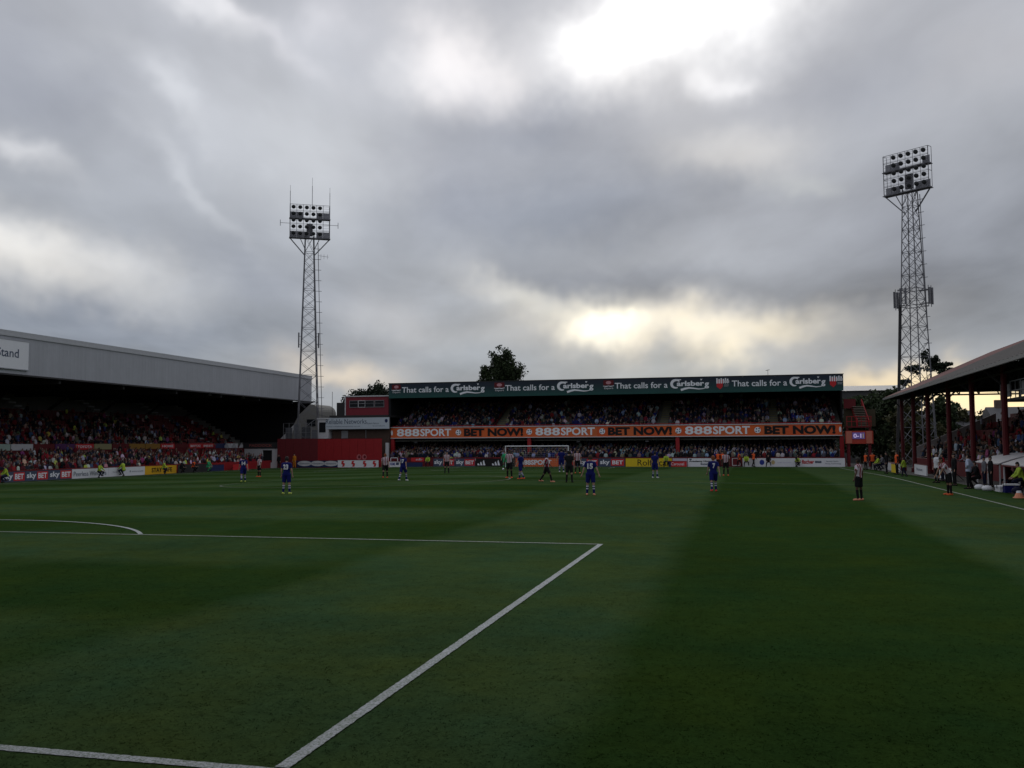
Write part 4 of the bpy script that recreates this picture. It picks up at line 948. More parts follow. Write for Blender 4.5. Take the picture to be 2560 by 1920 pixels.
# ------------------------------------------------------------------ trees
def leaf_material(name, c):
    mt = bpy.data.materials.new(name); mt.use_nodes = True; t = mt.node_tree; b = t.nodes['Principled BSDF']
    g = N(t, 'ShaderNodeNewGeometry'); n = noise(t, g.outputs['Position'], .8, 3)
    f = math_n(t, 'ADD', math_n(t, 'MULTIPLY', g.outputs['Random Per Island'], .8), math_n(t, 'MULTIPLY_ADD', n.outputs['Fac'], .8, .2))
    L(t, vmath(t, 'SCALE', tuple(c), s=f), b.inputs['Base Color']); b.inputs['Roughness'].default_value = .7; b.inputs['Specular IOR Level'].default_value = .2
    return mt
LEAF = [leaf_material('leaf_dark_green', (.030, .045, .018)), leaf_material('leaf_olive', (.055, .055, .022)), leaf_material('leaf_pine', (.022, .034, .020))]
def tree(name, label, x, y, zb, blobs, trunk, leaf=.28, n=2600, mat=0, group='trees behind the stands', cards=True):
    """blobs: (dx, dy, z, rx, ry, rz) clumps; leaves scattered in shells of each clump"""
    o = thing(name, label, 'tree', (x, y, zb), group=group)
    tk = MB(); top = max(b[2] for b in blobs)
    pts = [Vector((0, 0, -1.0)), Vector((.1, 0, trunk[1]*.5)), Vector((-.1, .1, trunk[1]))]
    tk.path(pts, 0, 7, ws=[trunk[0], trunk[0]*.85, trunk[0]*.6])
    for b in blobs:
        c = Vector(b[:3]); s0 = pts[2]*.75 + Vector((0, 0, 0)); mid = s0.lerp(c, .5) + Vector((random.uniform(-.3,.3), random.uniform(-.3,.3), random.uniform(-.2,.4)))
        tk.path([s0, mid, c], 0, 5, ws=[trunk[0]*.4, trunk[0]*.22, .04])
        for _ in range(4):
            e = c + Vector((random.gauss(0, b[3]*.5), random.gauss(0, b[4]*.5), random.gauss(0, b[5]*.5))); tk.bar(mid.lerp(c, .5), e, trunk[0]*.12, 0, .02, 4)
    tk.build('trunk', M_bark, o)
    vol = [b[3]*b[4]*b[5] for b in blobs]; tot = sum(v**.75 for v in vol); V, Fc = [], []
    for b, v in zip(blobs, vol):
        m_ = int(n*v**.75/tot)
        # sub-clumps make light and dark masses and leave gaps
        sub = [(rng.normal(0, .36, 3), rng.uniform(.34, .58)) for _ in range(12)]
        for _ in range(m_):
            c, s_ = sub[rng.integers(12)]
            d = rng.normal(0, 1, 3); d /= np.linalg.norm(d); p = c + d*s_*rng.uniform(.35, 1.05)
            p = np.array(b[:3]) + p*np.array(b[3:6])
            q = rng.normal(0, 1, 3); q /= np.linalg.norm(q); w = np.cross(q, rng.normal(0, 1, 3)); w /= np.linalg.norm(w); l = leaf*rng.uniform(.6, 1.3)
            k = len(V); V += [tuple(p+q*l*.6), tuple(p+w*l*.35), tuple(p-q*l*.6), tuple(p-w*l*.35)]; Fc.append((k, k+1, k+2, k+3))
    MB().add(V, Fc).build('crown', LEAF[mat], o)
    return o
a = at(1250, 955, 'y', 140)
tree('broadleaf_tree', 'dark rounded tree rising behind the roof of the far stand', a.x, 140, 0,
     [(-2.8,0,11.8,1.9,2,2.0), (-1.9,0,13.4,1.5,1.6,1.5), (.2,0,13.8,2.9,2.4,3.0), (1.7,0,14.2,1.6,1.6,2.2), (0,0,14.6,2.3,2.2,3.0), (.9,.3,16.4,1.3,1.5,1.5), (-1.0,0,15.9,1.0,1.2,1.3), (2.6,0,12.2,1.2,1.5,2.3), (-2.4,.4,14.2,.9,1,1.0), (0,0,11,3.2,2.5,2), (3.1,0,14.0,.6,.8,1.1)], (.7, 9), .32, 15000, 0)
tree('conifer_tree', 'spiky dark trees peeping over the control cabin on the left', at(932, 990, 'y', 128).x, 128, 0,
     [(-.4,0,9.6,.8,.8,2.4), (.5,0,9.9,.7,.7,2.2), (2.0,0,9.7,1.8,1.4,1.9), (-2.0,0,9.5,1.8,1.4,1.7), (3.4,0,9.3,1.5,1.2,1.6), (-3.5,0,8.9,1.3,1,1.5), (0,0,9.2,3.2,1.5,1.8)], (.5, 6), .32, 7000, 2)
a = at(2318, 930, 'y', 120)
tree('scots_pine', 'open-crowned pine leaning beside the right floodlight tower', a.x, 120, 0,
     [(1.6,0,11.6,1.7,1.4,.8), (-.2,0,13.2,.55,.6,.9), (.7,0,12.6,.8,.8,.7), (-1.4,0,11.6,1.0,.8,.55), (2.4,0,10.4,1.2,1.1,.6), (-2.6,0,9.8,.8,.7,.5), (.6,0,9.6,1.2,1,.5)], (.42, 10), .30, 5000, 2)
k = 0
for px, top, hw_, Y, m_, lb in ((2150, 985, 55, 132, 0, 'dark leafy tree behind the red staircase'), (2200, 978, 45, 138, 0, 'dark leafy tree between the far stand and right tower'), (2240, 972, 40, 128, 0, 'bushy tree at the foot of the right floodlight tower'),
                            (2285, 985, 60, 118, 1, 'tree directly behind the far end of the right stand roof'), (2345, 990, 45, 112, 0, 'tall tree seen between the red columns of the right stand'), (2408, 1022, 48, 130, 1, 'round tree against the bright sky inside the right stand'),
                            (2470, 1035, 55, 135, 0, 'low tree at the right of the bright gap in the right stand'), (2310, 1040, 60, 108, 1, 'yellowish bush behind the right stand parapet')):
    t_ = at(px, top, 'y', Y); sc_ = (Y+6.6)/FPX; hx = hw_*sc_; zt = t_.z
    bl = [(random.uniform(-.5,.5)*hx, random.uniform(-1,1), zt*random.uniform(.45,.82), hx*random.uniform(.5,.8), hx*.6, zt*random.uniform(.14,.24)) for _ in range(6)] + [(0,0,zt*.84,hx*.6,hx*.6,zt*.16), (-.3*hx,0,zt*.3,hx*.9,hx*.6,zt*.28), (.3*hx,0,zt*.3,hx*.9,hx*.6,zt*.28)]
    tree('background_tree', lb, t_.x, Y, 0, bl, (.45, zt*.4), .42, 6500, m_)
# houses and rooflines behind the right corner
def house(label, xa, xb, y, ze, zr, wall, roof, depth=9):
    o = thing('house', label, 'building', group=None)
    MB().box((xa, y, -.9), (xb, y+depth, ze)).build('wall', wall, o)
    mb = MB(); mb.add([(xa-.3, y-.4, ze), (xb+.3, y-.4, ze), (xb+.3, y+depth/2, zr), (xa-.3, y+depth/2, zr), (xb+.3, y+depth+.4, ze), (xa-.3, y+depth+.4, ze)], [(0,1,2,3), (3,2,4,5), (0,3,5), (1,4,2), (0,5,4,1)])
    rf = mb.build('roof', roof, o)
    MB().box((xa+.8, y+depth/2-.4, zr-.6), (xa+1.5, y+depth/2+.4, zr+.9)).build('chimney', wall, rf)
    nw = max(2, int((xb-xa)/2.6))
    for i in range(nw):
        x = xa+(xb-xa)*(i+.3)/nw
        for z in (1.2, 4.0):
            if z+1.2 < ze: wn = MB().box((x, y-.05, z), (x+1.0, y, z+1.2)).build('window', M_glass, o); MB().box((x-.08, y-.09, z-.1), (x+1.08, y-.052, z)).build('sill', M_offw, wn)
M_brick = P('dull_brick', (.12, .09, .075), .9, .2, var=.3); M_slate_r = P('slate_roof', (.10, .10, .105), .7, .3, var=.3)
house('low wide building with a pale roof between the far stand and right tower', 37.0, 48.0, 150, 10.4, 11.5, P('dark_render', (.07, .07, .07), .9, var=.2), P('pale_sheet_roof', (.36, .36, .36), .5, .4, var=.15), 12)
house('house with dark slate roof visible under the right stand roof', 54, 66, 122, 4.6, 6.8, M_brick, M_slate_r)
house('house with gabled roof right of the bright gap in the right stand', 66, 78, 130, 5.4, 8.2, M_brick, M_slate_r)
house('brick house among trees behind the right stand', 44, 53, 128, 4.4, 6.6, M_brick, M_slate_r)
for k, (x0, x1, s0) in enumerate(((41.5, 62, 9.6), (41.5, 60, 8.9))):   # overhead wires behind the right stand
    mb = MB(); pts = [Vector((x0+(x1-x0)*i/10, 104+.8*i, s0-1.2*math.sin(math.pi*i/10)+.1*k)) for i in range(11)]; mb.path(pts, .035, 3)
    tag(mb.build('overhead_wire', M_dark), ['upper thin black wire hanging from the right tower', 'lower thin black wire hanging from the right tower'][k], 'wire')
for k, z in enumerate((6.4, 6.0)):
    mb = MB(); pts = [Vector((-31+3.2*i/4, 107.5+.3*i, z+.25*k-.35*math.sin(math.pi*i/8)-.1*i*(1-k*.4))) for i in range(5)]; mb.path(pts, .04, 3)
    tag(mb.build('overhead_wire', M_dark), ['upper thin wire from the left tower to the control building', 'lower thin wire from the left tower to the control building'][k], 'wire')

# ------------------------------------------------------------------ home terrace round the photographer (out of view, roof shaped to shade the turf)
HT = thing('home_terrace', 'unseen standing terrace round the photographer, its roof extended to shade the near grass', 'stand')
MB().box((-34, -18, 7.5), (40, -1.6, 7.7)).build('roof', M_black, HT)  # unseen roof, lowered and brought forward to darken the near grass
MB().box((-34, -18.3, -1), (40, -18, 7.7)).build('back_wall', M_black, HT)
terrace('standing_terrace', [(-6.9-.5*i, -7.4-.5*i, .75+.18*i) for i in range(20)], HT, M_conc, 'x', -34, 40)
MB().box((-34, -5.9, -.5), (40, -5.75, .9)).build('front_wall', M_red, HT)

# ------------------------------------------------------------------ people
def V3(*a): return np.array(a, float)
def unit(v): v = np.array(v, float); return v/np.linalg.norm(v)
def rotx(v, a, o):                       # lean about the x axis through o
    v = v-o; c, s_ = math.cos(a), math.sin(a); return o + V3(v[0], v[1]*c-v[2]*s_, v[1]*s_+v[2]*c)
POSES = {
 # arms: upper, fore directions (left then right), legs: thigh, shin; facing +y
 'stand':   dict(ua=((-.25,0,-1),(.25,0,-1)), fa=((-.10,.25,-1),(.10,.25,-1)), th=((-.10,.02,-1),(.10,.02,-1)), sh=((-.06,-.05,-1),(.06,-.05,-1))),
 'relaxed': dict(ua=((-.45,-.1,-1),(.45,-.1,-1)), fa=((-.35,.2,-1),(.35,.2,-1)), th=((-.11,.05,-1),(.11,-.05,-1)), sh=((-.04,-.1,-1),(.04,-.05,-1))),
 'walk':    dict(ua=((-.25,.35,-1),(.25,-.35,-1)), fa=((-.1,.6,-1),(.15,-.05,-1)), th=((-.08,-.30,-1),(.08,.42,-1)), sh=((-.05,-.55,-1),(.05,.05,-1))),
 'stride':  dict(ua=((-.3,.5,-1),(.3,-.5,-1)), fa=((-.1,.8,-.8),(.2,-.1,-1)), th=((-.08,-.45,-1),(.08,.55,-1)), sh=((-.05,-.65,-1),(.05,.25,-1))),
 'hips':    dict(ua=((-.75,-.35,-.8),(.75,-.35,-.8)), fa=((.75,.45,-.45),(-.75,.45,-.45)), th=((-.16,0,-1),(.16,0,-1)), sh=((-.1,-.04,-1),(.1,-.04,-1))),
 'bent':    dict(ua=((-.2,.55,-1),(.2,.55,-1)), fa=((-.05,.5,-1),(.05,.5,-1)), th=((-.12,-.05,-1),(.12,-.05,-1)), sh=((-.08,-.02,-1),(.08,-.02,-1)), lean=-.5),
 'crouch':  dict(ua=((-.3,.5,-1),(.3,.5,-1)), fa=((.2,.7,-.5),(-.2,.7,-.5)), th=((-.28,.95,-.15),(.28,.9,-.35)), sh=((-.1,-.75,-.8),(.1,-.55,-1)), lean=-.3),
 'sit':     dict(ua=((-.25,.15,-1),(.25,.15,-1)), fa=((.15,.9,-.35),(-.15,.9,-.35)), th=((-.16,1,-.02),(.16,1,-.02)), sh=((-.05,.1,-1),(.05,.1,-1))),
 'clap':    dict(ua=((-.3,.35,-1),(.3,.35,-1)), fa=((.45,.9,.35),(-.45,.9,.35)), th=((-.14,1,-.02),(.14,1,-.02)), sh=((-.05,.05,-1),(.05,.05,-1))),
 'lean':    dict(ua=((-.25,.3,-1),(.25,.3,-1)), fa=((.35,.8,-.2),(-.35,.8,-.2)), th=((-.2,1,-.05),(.2,1,-.05)), sh=((-.05,-.15,-1),(.05,-.15,-1)), lean=-.35),
 'cheer':   dict(ua=((-.6,.1,.8),(.35,.3,-1)), fa=((.1,.2,1),(-.4,.9,.2)), th=((-.10,.02,-1),(.10,.02,-1)), sh=((-.06,-.05,-1),(.06,-.05,-1))),
 'fold':    dict(ua=((-.25,.15,-1),(.25,.15,-1)), fa=((.85,.5,.05),(-.85,.5,.1)), th=((-.10,.02,-1),(.10,.02,-1)), sh=((-.06,-.05,-1),(.06,-.05,-1))),
}
def skeleton(pose):
    p = POSES[pose]; J = {}
    pel = V3(0, 0, .95); J['pel'] = pel
    ln = p.get('lean', 0.0)
    up_ = {'waist': V3(0,.005,1.10), 'chest': V3(0,.0,1.30), 'upch': V3(0,-.005,1.42), 'neck': V3(0,-.005,1.51), 'hb': V3(0,.015,1.60), 'ht': V3(0,.012,1.71), 'nose': V3(0,.105,1.635)}
    for s_, nm in ((-1, 'l'), (1, 'r')): up_['sh'+nm] = V3(s_*.175, -.005, 1.42)
    for k, v in up_.items(): J[k] = rotx(v, ln, pel)
    if ln < -.25:
        for k in ('hb', 'ht', 'nose'): J[k] = rotx(J[k], .6*-ln, J['neck'])
    for i, nm in enumerate('lr'):
        s_ = -1 if i == 0 else 1
        J['el'+nm] = J['sh'+nm] + unit(p['ua'][i])*.29
        J['wr'+nm] = J['el'+nm] + unit(p['fa'][i])*.25
        J['ha'+nm] = J['wr'+nm] + unit(p['fa'][i])*.085
        J['hip'+nm] = V3(s_*.09, 0, .93)
        J['kn'+nm] = J['hip'+nm] + unit(p['th'][i])*.43
        J['an'+nm] = J['kn'+nm] + unit(p['sh'][i])*.42
        J['toe'+nm] = J['an'+nm] + unit((s_*.15, 1, -.12))*.17 + V3(0,0,-.03)
        J['heel'+nm] = J['an'+nm] + V3(0,-.045,-.035)
    zmin = min(J['anl'][2], J['anr'][2])-.075
    for k in J: J[k] = J[k]-V3(0,0,zmin)
    return J
SEGS = [('torso','pel','waist',.118,.112,1.28), ('torso','waist','chest',.112,.128,1.32), ('torso','chest','upch',.128,.108,1.38), ('neck','upch','neck',.09,.056,1.0), ('neck','neck','hb',.054,.056,1.0),
        ('head','hb','ht',.078,.088,.95), ('face','hb','nose',.05,.016,1.0),
        ('sho_l','upch','shl',.085,.068,1.0), ('sho_r','upch','shr',.085,.068,1.0)]
for nm in 'lr':
    SEGS += [('ua_'+nm,'sh'+nm,'el'+nm,.058,.043,1.0), ('fa_'+nm,'el'+nm,'wr'+nm,.042,.028,1.0), ('hand_'+nm,'wr'+nm,'ha'+nm,.03,.036,1.0),
             ('hips','pel','hip'+nm,.12,.10,1.0), ('th_'+nm,'hip'+nm,'kn'+nm,.092,.060,1.0), ('shn_'+nm,'kn'+nm,'an'+nm,.056,.040,1.0), ('ft_'+nm,'heel'+nm,'toe'+nm,.044,.036,1.0)]
def capsule(mb, a, b, ra, rb, sx, k=10):
    d = b-a; l = np.linalg.norm(d); d = d/l if l > 1e-6 else V3(0,0,1)
    x = V3(1,0,0)-d*d[0]; x = unit(x) if np.linalg.norm(x) > .2 else unit(np.cross(d, V3(0,0,1))); y = np.cross(d, x)
    rings = [(-ra*.98, ra*.2), (-ra*.7, ra*.7), (0, ra), (l*.5, (ra+rb)/2), (l, rb), (l+rb*.7, rb*.7), (l+rb*.98, rb*.2)]; vs = []
    for h_, r_ in rings:
        for i in range(k):
            t = 2*math.pi*i/k; vs.append(tuple(a + d*h_ + x*(math.cos(t)*r_*sx) + y*(math.sin(t)*r_)))
    fs = [(j*k+i, j*k+(i+1) % k, (j+1)*k+(i+1) % k, (j+1)*k+i) for j in range(len(rings)-1) for i in range(k)] + [tuple(range(k-1,-1,-1)), tuple(range((len(rings)-1)*k, len(rings)*k))]
    mb.add(vs, fs)
def fused(mb, voxel, ratio=None, smooth=4):
    """fuse overlapping volumes into one continuous skin"""
    me = mb.mesh('body', M_dark); o = bpy.data.objects.new('body', me); COL.objects.link(o)
    rm = o.modifiers.new('r', 'REMESH'); rm.mode = 'VOXEL'; rm.voxel_size = voxel
    s_ = o.modifiers.new('s', 'SMOOTH'); s_.iterations = smooth; s_.factor = .4
    if ratio: d = o.modifiers.new('d', 'DECIMATE'); d.ratio = ratio
    dg = bpy.context.evaluated_depsgraph_get(); m2 = bpy.data.meshes.new_from_object(o.evaluated_get(dg))
    v = np.array([p.co[:] for p in m2.vertices]); nrm = np.array([p.normal[:] for p in m2.vertices]); f = [tuple(p.vertices) for p in m2.polygons]
    bpy.data.objects.remove(o); bpy.data.meshes.remove(me); bpy.data.meshes.remove(m2)
    return v, nrm, f
_bodies = {}
def body(pose, voxel=.02, ratio=None, fingers=True, fat=1.0):
    key = (pose, voxel, ratio, fat)
    if key in _bodies: return _bodies[key]
    J = skeleton(pose); mb = MB()
    for nm, a, b, ra, rb, sx in SEGS: capsule(mb, J[a], J[b], ra*fat, rb*fat, sx)
    for s_ in (-1, 1):           # ears
        e = (J['hb']*.6+J['ht']*.4) + V3(s_*.083, -.01, 0); capsule(mb, e-V3(0,0,.012), e+V3(0,0,.016), .016, .018, 1)
    if fingers:
        for i, nm in enumerate('lr'):
            d = unit(J['ha'+nm]-J['wr'+nm]); side = unit(np.cross(d, V3(0,1,.2))); fl = np.cross(side, d)
            for q, (off, ln_) in enumerate(((-.028,.055), (-.010,.068), (.010,.064), (.027,.048))):
                p0 = J['ha'+nm]+side*off+d*.01; p1 = p0+d*ln_*.55+fl*.006; p2 = p1+unit(d+fl*.7)*ln_*.5
                capsule(mb, p0, p1, .0115, .0105, 1, 6); capsule(mb, p1, p2, .0105, .009, 1, 6)
            tb = J['wr'+nm]*.4+J['ha'+nm]*.6; sg = -1 if i == 0 else 1; t1 = tb+side*(-.04)+d*.02; capsule(mb, tb, t1, .016, .013, 1, 6); capsule(mb, t1, t1+unit(d-side*.4)*.035, .012, .010, 1, 6)
    v, nrm, f = fused(mb, voxel, ratio)
    cen = np.array([v[list(q)].mean(0) for q in f])
    best = np.full(len(f), 9.0); reg = np.zeros(len(f), int); par = np.zeros(len(f))
    for k, (nm, a, b, ra, rb, sx) in enumerate(SEGS):
        A, B = J[a], J[b]; d = B-A; t = np.clip(((cen-A)@d)/(d@d), 0, 1); q = cen-A-np.outer(t, d); q[:,0] /= sx
        dist = np.linalg.norm(q, axis=1) - (ra+(rb-ra)*t)*fat
        mk = dist < best; best[mk] = dist[mk]; reg[mk] = k; par[mk] = t[mk]
    names = np.array([s_[0] for s_ in SEGS])[reg]
    fwd = unit(J['nose']-J['hb']); upd = unit(J['ht']-J['hb']); hc = (J['hb']+J['ht'])/2
    hair = np.isin(names, ['head']) & (((cen-hc)@upd > .045) | (((cen-hc)@fwd < -.01) & ((cen-hc)@upd > -.06)))
    _bodies[key] = dict(v=v, n=nrm, f=f, names=names, t=par, hair=hair, J=J, cen=cen, pose=pose); return _bodies[key]
def sub_mesh(b, mask, infl, name, mat, z_flare=None):
    idx = {}; vs = []; fs = []
    for i in np.nonzero(mask)[0]:
        fc = []
        for q in b['f'][i]:
            if q not in idx: idx[q] = len(vs); vs.append(tuple(b['v'][q]+b['n'][q]*infl))
            fc.append(idx[q])
        fs.append(tuple(fc))
    mb = MB(); mb.add(vs, fs); return mb.mesh(name, mat, True)
def stripes_mat(name, c1, c2, per=.115, ph=0.0):
    if name in MATS: return MATS[name]
    mt = P(name, (1,1,1), .8, .15); t = mt.node_tree; b = t.nodes['Principled BSDF']; tc = N(t, 'ShaderNodeTexCoord'); sp = N(t, 'ShaderNodeSeparateXYZ'); L(t, tc.outputs['Object'], sp.inputs[0])
    s_ = math_n(t, 'SINE', math_n(t, 'MULTIPLY_ADD', sp.outputs[0], 2*math.pi/per, ph)); f = math_n(t, 'MULTIPLY_ADD', s_, 6.0, .5, clamp=True)
    mx = N(t, 'ShaderNodeMix', data_type='RGBA'); L(t, f, mx.inputs['Factor']); mx.inputs['A'].default_value = (*c1, 1); mx.inputs['B'].default_value = (*c2, 1); L(t, mx.outputs['Result'], b.inputs['Base Color']); return mt
def band_mat(name, base, c2, z0, z1, z2=None, z3=None):
    if name in MATS: return MATS[name]
    mt = P(name, (1,1,1), .85, .15); t = mt.node_tree; b = t.nodes['Principled BSDF']; tc = N(t, 'ShaderNodeTexCoord'); sp = N(t, 'ShaderNodeSeparateXYZ'); L(t, tc.outputs['Object'], sp.inputs[0])
    inr = lambda a, b_: math_n(t, 'MULTIPLY', math_n(t, 'GREATER_THAN', sp.outputs[2], a), math_n(t, 'LESS_THAN', sp.outputs[2], b_))
    f = inr(z0, z1)
    if z2: f = math_n(t, 'ADD', f, inr(z2, z3))
    mx = N(t, 'ShaderNodeMix', data_type='RGBA'); L(t, f, mx.inputs['Factor']); mx.inputs['A'].default_value = (*base, 1); mx.inputs['B'].default_value = (*c2, 1); L(t, mx.outputs['Result'], b.inputs['Base Color']); return mt
SKIN = [P('skin_light', (.42, .25, .19), .6, .3, var=.08), P('skin_tan', (.30, .17, .11), .6, .3, var=.08), P('skin_brown', (.10, .055, .035), .6, .3, var=.08)]
HAIR = [P('hair_dark', (.015, .012, .010), .7, .3), P('hair_brown', (.06, .035, .02), .7, .3), P('hair_fair', (.22, .14, .06), .7, .3), P('hair_ginger', (.20, .06, .02), .7, .3)]
BLUE = P('royal_blue_cloth', (.007, .011, .105), .8, .15, var=.12); WSTR = stripes_mat('red_white_stripes', (.58, .54, .58), (.19, .012, .026))
BLACKC = P('black_cloth', (.012, .012, .014), .85, .15); WHITEC = P('white_cloth', (.66, .66, .70), .85, .15, var=.06); NAVYC = P('navy_cloth', (.012, .014, .035), .85, .15)
BSOCK = band_mat('blue_socks_white_bands', (.007, .011, .10), (.5, .5, .55), .27, .32, .37, .43); KSOCK = P('black_sock', (.014, .012, .014), .85, .15)
HIVIS = P('hi_vis_yellow', (.38, .52, .05), .7, .2, var=.1); HIOR = P('hi_vis_orange', (.80, .12, .03), .7, .2, var=.1); GKG = P('keeper_green', (.04, .38, .16), .8, .15); LBLUE = P('pale_blue_shirt', (.42, .48, .62), .8, .15); AMBERC = P('amber_cloth', (.55, .20, .02), .8, .15)
LIME = P('lime_boots', (.55, .62, .10), .6, .3); ORB = P('orange_boots', (.75, .12, .03), .6, .3); PINKB = P('salmon_boots', (.70, .28, .16), .6, .3); WB = P('white_boots', (.65, .65, .65), .6, .3)
GREYC = P('grey_cloth', (.16, .16, .18), .85, .15); REDC = P('red_cloth', (.34, .015, .02), .85, .15)
KITS = {
 'blue':   dict(shirt=BLUE, sleeve=.62, short=BLUE, sock=BSOCK, long=False), 'stripe': dict(shirt=WSTR, sleeve=.62, short=BLACKC, sock=KSOCK, long=False),
 'ref':    dict(shirt=BLACKC, sleeve=.62, short=BLACKC, sock=KSOCK, long=False), 'keeper': dict(shirt=GKG, sleeve=1.6, short=GKG, sock=GKG, long=False),
 'stew_y': dict(shirt=HIVIS, sleeve=1.8, short=NAVYC, long=True), 'stew_o': dict(shirt=HIOR, sleeve=.15, under=BLACKC, short=BLACKC, long=True), 'white': dict(shirt=WHITEC, sleeve=.7, short=BLACKC, long=True),
 'pale':   dict(shirt=LBLUE, sleeve=1.8, short=BLACKC, long=True), 'dark': dict(shirt=BLACKC, sleeve=1.8, short=BLACKC, long=True), 'amber': dict(shirt=AMBERC, sleeve=1.8, short=AMBERC, long=True), 'navyred': dict(shirt=REDC, sleeve=.7, short=NAVYC, long=True), 'grey': dict(shirt=GREYC, sleeve=1.8, short=NAVYC, long=True),
}
def curved_text(b, s_, zc, hgt, wd, mat, parent):
    v, f = text_geo(s_, .05); xs = [p[0] for p in v]; ys = [p[1] for p in v]; J = b['J']; vs = []
    tor = np.isin(b['names'], ['torso', 'neck', 'sho_l', 'sho_r']); tv = np.array(sorted({q for i in np.nonzero(tor)[0] for q in b['f'][i]})); bv = b['v'][tv]
    for p in v:
        x = (.5-(p[0]-min(xs))/(max(xs)-min(xs)))*-wd; z = zc + ((p[1]-min(ys))/(max(ys)-min(ys))-.5)*hgt
        near = (np.abs(bv[:,0]-x) < .035) & (np.abs(bv[:,2]-z) < .035); y = bv[near,1].min() if near.any() else -.14
        vs.append((x, y-.038, z))
    o = MB().add(vs, f).build('shirt_number', mat, parent); return o
def person(label, x, y, heading, pose, kit, boots=None, skin=0, hair=0, h=1.78, number=None, name_=None, z=None, group=None, fat=1.0):
    """heading: 0 looks along +y, positive turns left"""
    b = body(pose, .02, fat=fat); K = KITS[kit]; s_ = h/1.80
    me = sub_mesh(b, np.ones(len(b['f']), bool), 0, 'person', SKIN[skin])
    o = bpy.data.objects.new('person', me); COL.objects.link(o); o.location = (x, y, zg(x, y) if z is None else z); o.rotation_euler = (0,0,heading); o.scale = (s_,)*3
    tag(o, label, 'person', group)
    nm, t = b['names'], b['t']; isin = np.isin
    torso = isin(nm, ['torso', 'sho_l', 'sho_r']) | ((nm == 'neck') & (b['cen'][:,2] < b['J']['neck'][2]-.03))
    zw = b['J']['pel'][2]
    arm = isin(nm, ['ua_l', 'ua_r']) & (t < K['sleeve'])
    fore = isin(nm, ['fa_l', 'fa_r']) & (t < K['sleeve']-.85)
    low = (isin(nm, ['hips']) | ((nm == 'torso') & (b['cen'][:,2] < zw+.01)))
    link('shirt', sub_mesh(b, (torso & ~(low & (b['cen'][:,2] < zw-.10))) | arm | fore | (low & (b['cen'][:,2] > zw-.11)), .022, 'shirt', K['shirt']), o)
    if K.get('under'): link('undershirt', sub_mesh(b, isin(nm, ['ua_l','ua_r','fa_l','fa_r']) & ~arm, .012, 'undershirt', K['under']), o)
    leg_t = isin(nm, ['th_l', 'th_r']) & (t < (9 if K['long'] else .84))
    if K['long']: leg_t |= isin(nm, ['shn_l', 'shn_r']) & (t < .97)
    link('trousers' if K['long'] else 'shorts', sub_mesh(b, low | leg_t, .012 if K['long'] else .032, 'shorts', K['short']), o)
    for q in 'lr':
        if not K['long']: link('sock', sub_mesh(b, (nm == 'shn_'+q) & (t > .10), .010, 'sock', K['sock']), o)
        link('boot' if not K['long'] else 'shoe', sub_mesh(b, nm == 'ft_'+q, .010, 'boot', boots or BLACKC), o)
    link('hair', sub_mesh(b, b['hair'], .012, 'hair', HAIR[hair]), o)
    if number: curved_text(b, number, b['J']['chest'][2]-.0, .25, .25 if len(number) > 1 else .13, WHITEC, o)
    return o
def ground_px(px, py):
    z = 0
    for _ in range(20): p = at(px, py, 'z', z); z = zg(p.x, p.y)
    return p
PL = []
def player(label, px, py, heading, pose, kit, **k):
    p = ground_px(px, py); return person(label, p.x, p.y, heading, pose, kit, **k)
B1, B2, G2 = ORB, LIME, 'outfield players'
player('blue kit player walking away near the left side of the centre circle', 608, 1205, R(35), 'walk', 'blue', boots=LIME, number='14', h=1.88, group='players in blue')
player('red and white striped player in front of the white end wall', 648, 1192, R(150), 'stand', 'stripe', boots=ORB, h=1.82, skin=1, group='players in stripes')
player('blue kit player number 23, the largest figure on the left', 716, 1235, R(8), 'stand', 'blue', boots=LIME, number='23', h=1.82, group='players in blue')
player('striped player in front of the white board with red curls', 963, 1195, R(20), 'walk', 'stripe', boots=ORB, hair=3, h=1.76, group='players in stripes')
player('blue kit player beside the small white board, back turned', 1008, 1202, R(-6), 'walk', 'blue', boots=WB, number='17', h=1.76, group='players in blue')
player('striped player in front of the betting boards left of the goal', 1117, 1183, R(200), 'stand', 'stripe', boots=BLACKC, h=1.78, group='players in stripes')
player('striped player standing by the left goalpost', 1273.6, 1195, R(170), 'relaxed', 'stripe', boots=ORB, skin=2, h=1.88, group='players in stripes')
person('goalkeeper in green standing at the left goalpost', at(1262, 1160, 'y', 99.2).x, 99.2, R(200), 'relaxed', 'keeper', boots=BLACKC, h=1.88, hair=1)
player('blue kit player side-on next to the striped player at the left post', 1302, 1198, R(70), 'walk', 'blue', boots=ORB, h=1.74, group='players in blue')
player('striped player striding right across the goal mouth', 1367, 1205, R(-80), 'stride', 'stripe', boots=PINKB, skin=2, h=1.74, group='players in stripes')
player('blue kit player far off inside the right goalpost', 1404, 1180, R(10), 'relaxed', 'blue', boots=WB, h=1.88, group='players in blue')
player('referee in black with back turned in front of the right goalpost', 1423.4, 1206, R(4), 'stand', 'ref', h=1.86)
player('striped player just right of the referee', 1444, 1183, R(190), 'stand', 'stripe', boots=ORB, skin=1, h=1.80, group='players in stripes')
player('blue kit player number 15 seen from behind in mid pitch', 1476.6, 1238, R(3), 'relaxed', 'blue', boots=PINKB, number='15', hair=1, h=1.84, group='players in blue')
player('blue kit player in front of the yellow board', 1638, 1195, R(-15), 'stand', 'blue', boots=WB, h=1.76, group='players in blue')
player('blue kit player number 7 in red boots on the right', 1784.5, 1229, R(12), 'walk', 'blue', boots=P('red_boots', (.70, .05, .03), .6), number='7', hair=3, h=1.80, group='players in blue')
player('striped player beside number 7 near the stewards', 1815, 1189, R(175), 'stand', 'stripe', boots=ORB, h=1.78, skin=2, group='players in stripes')
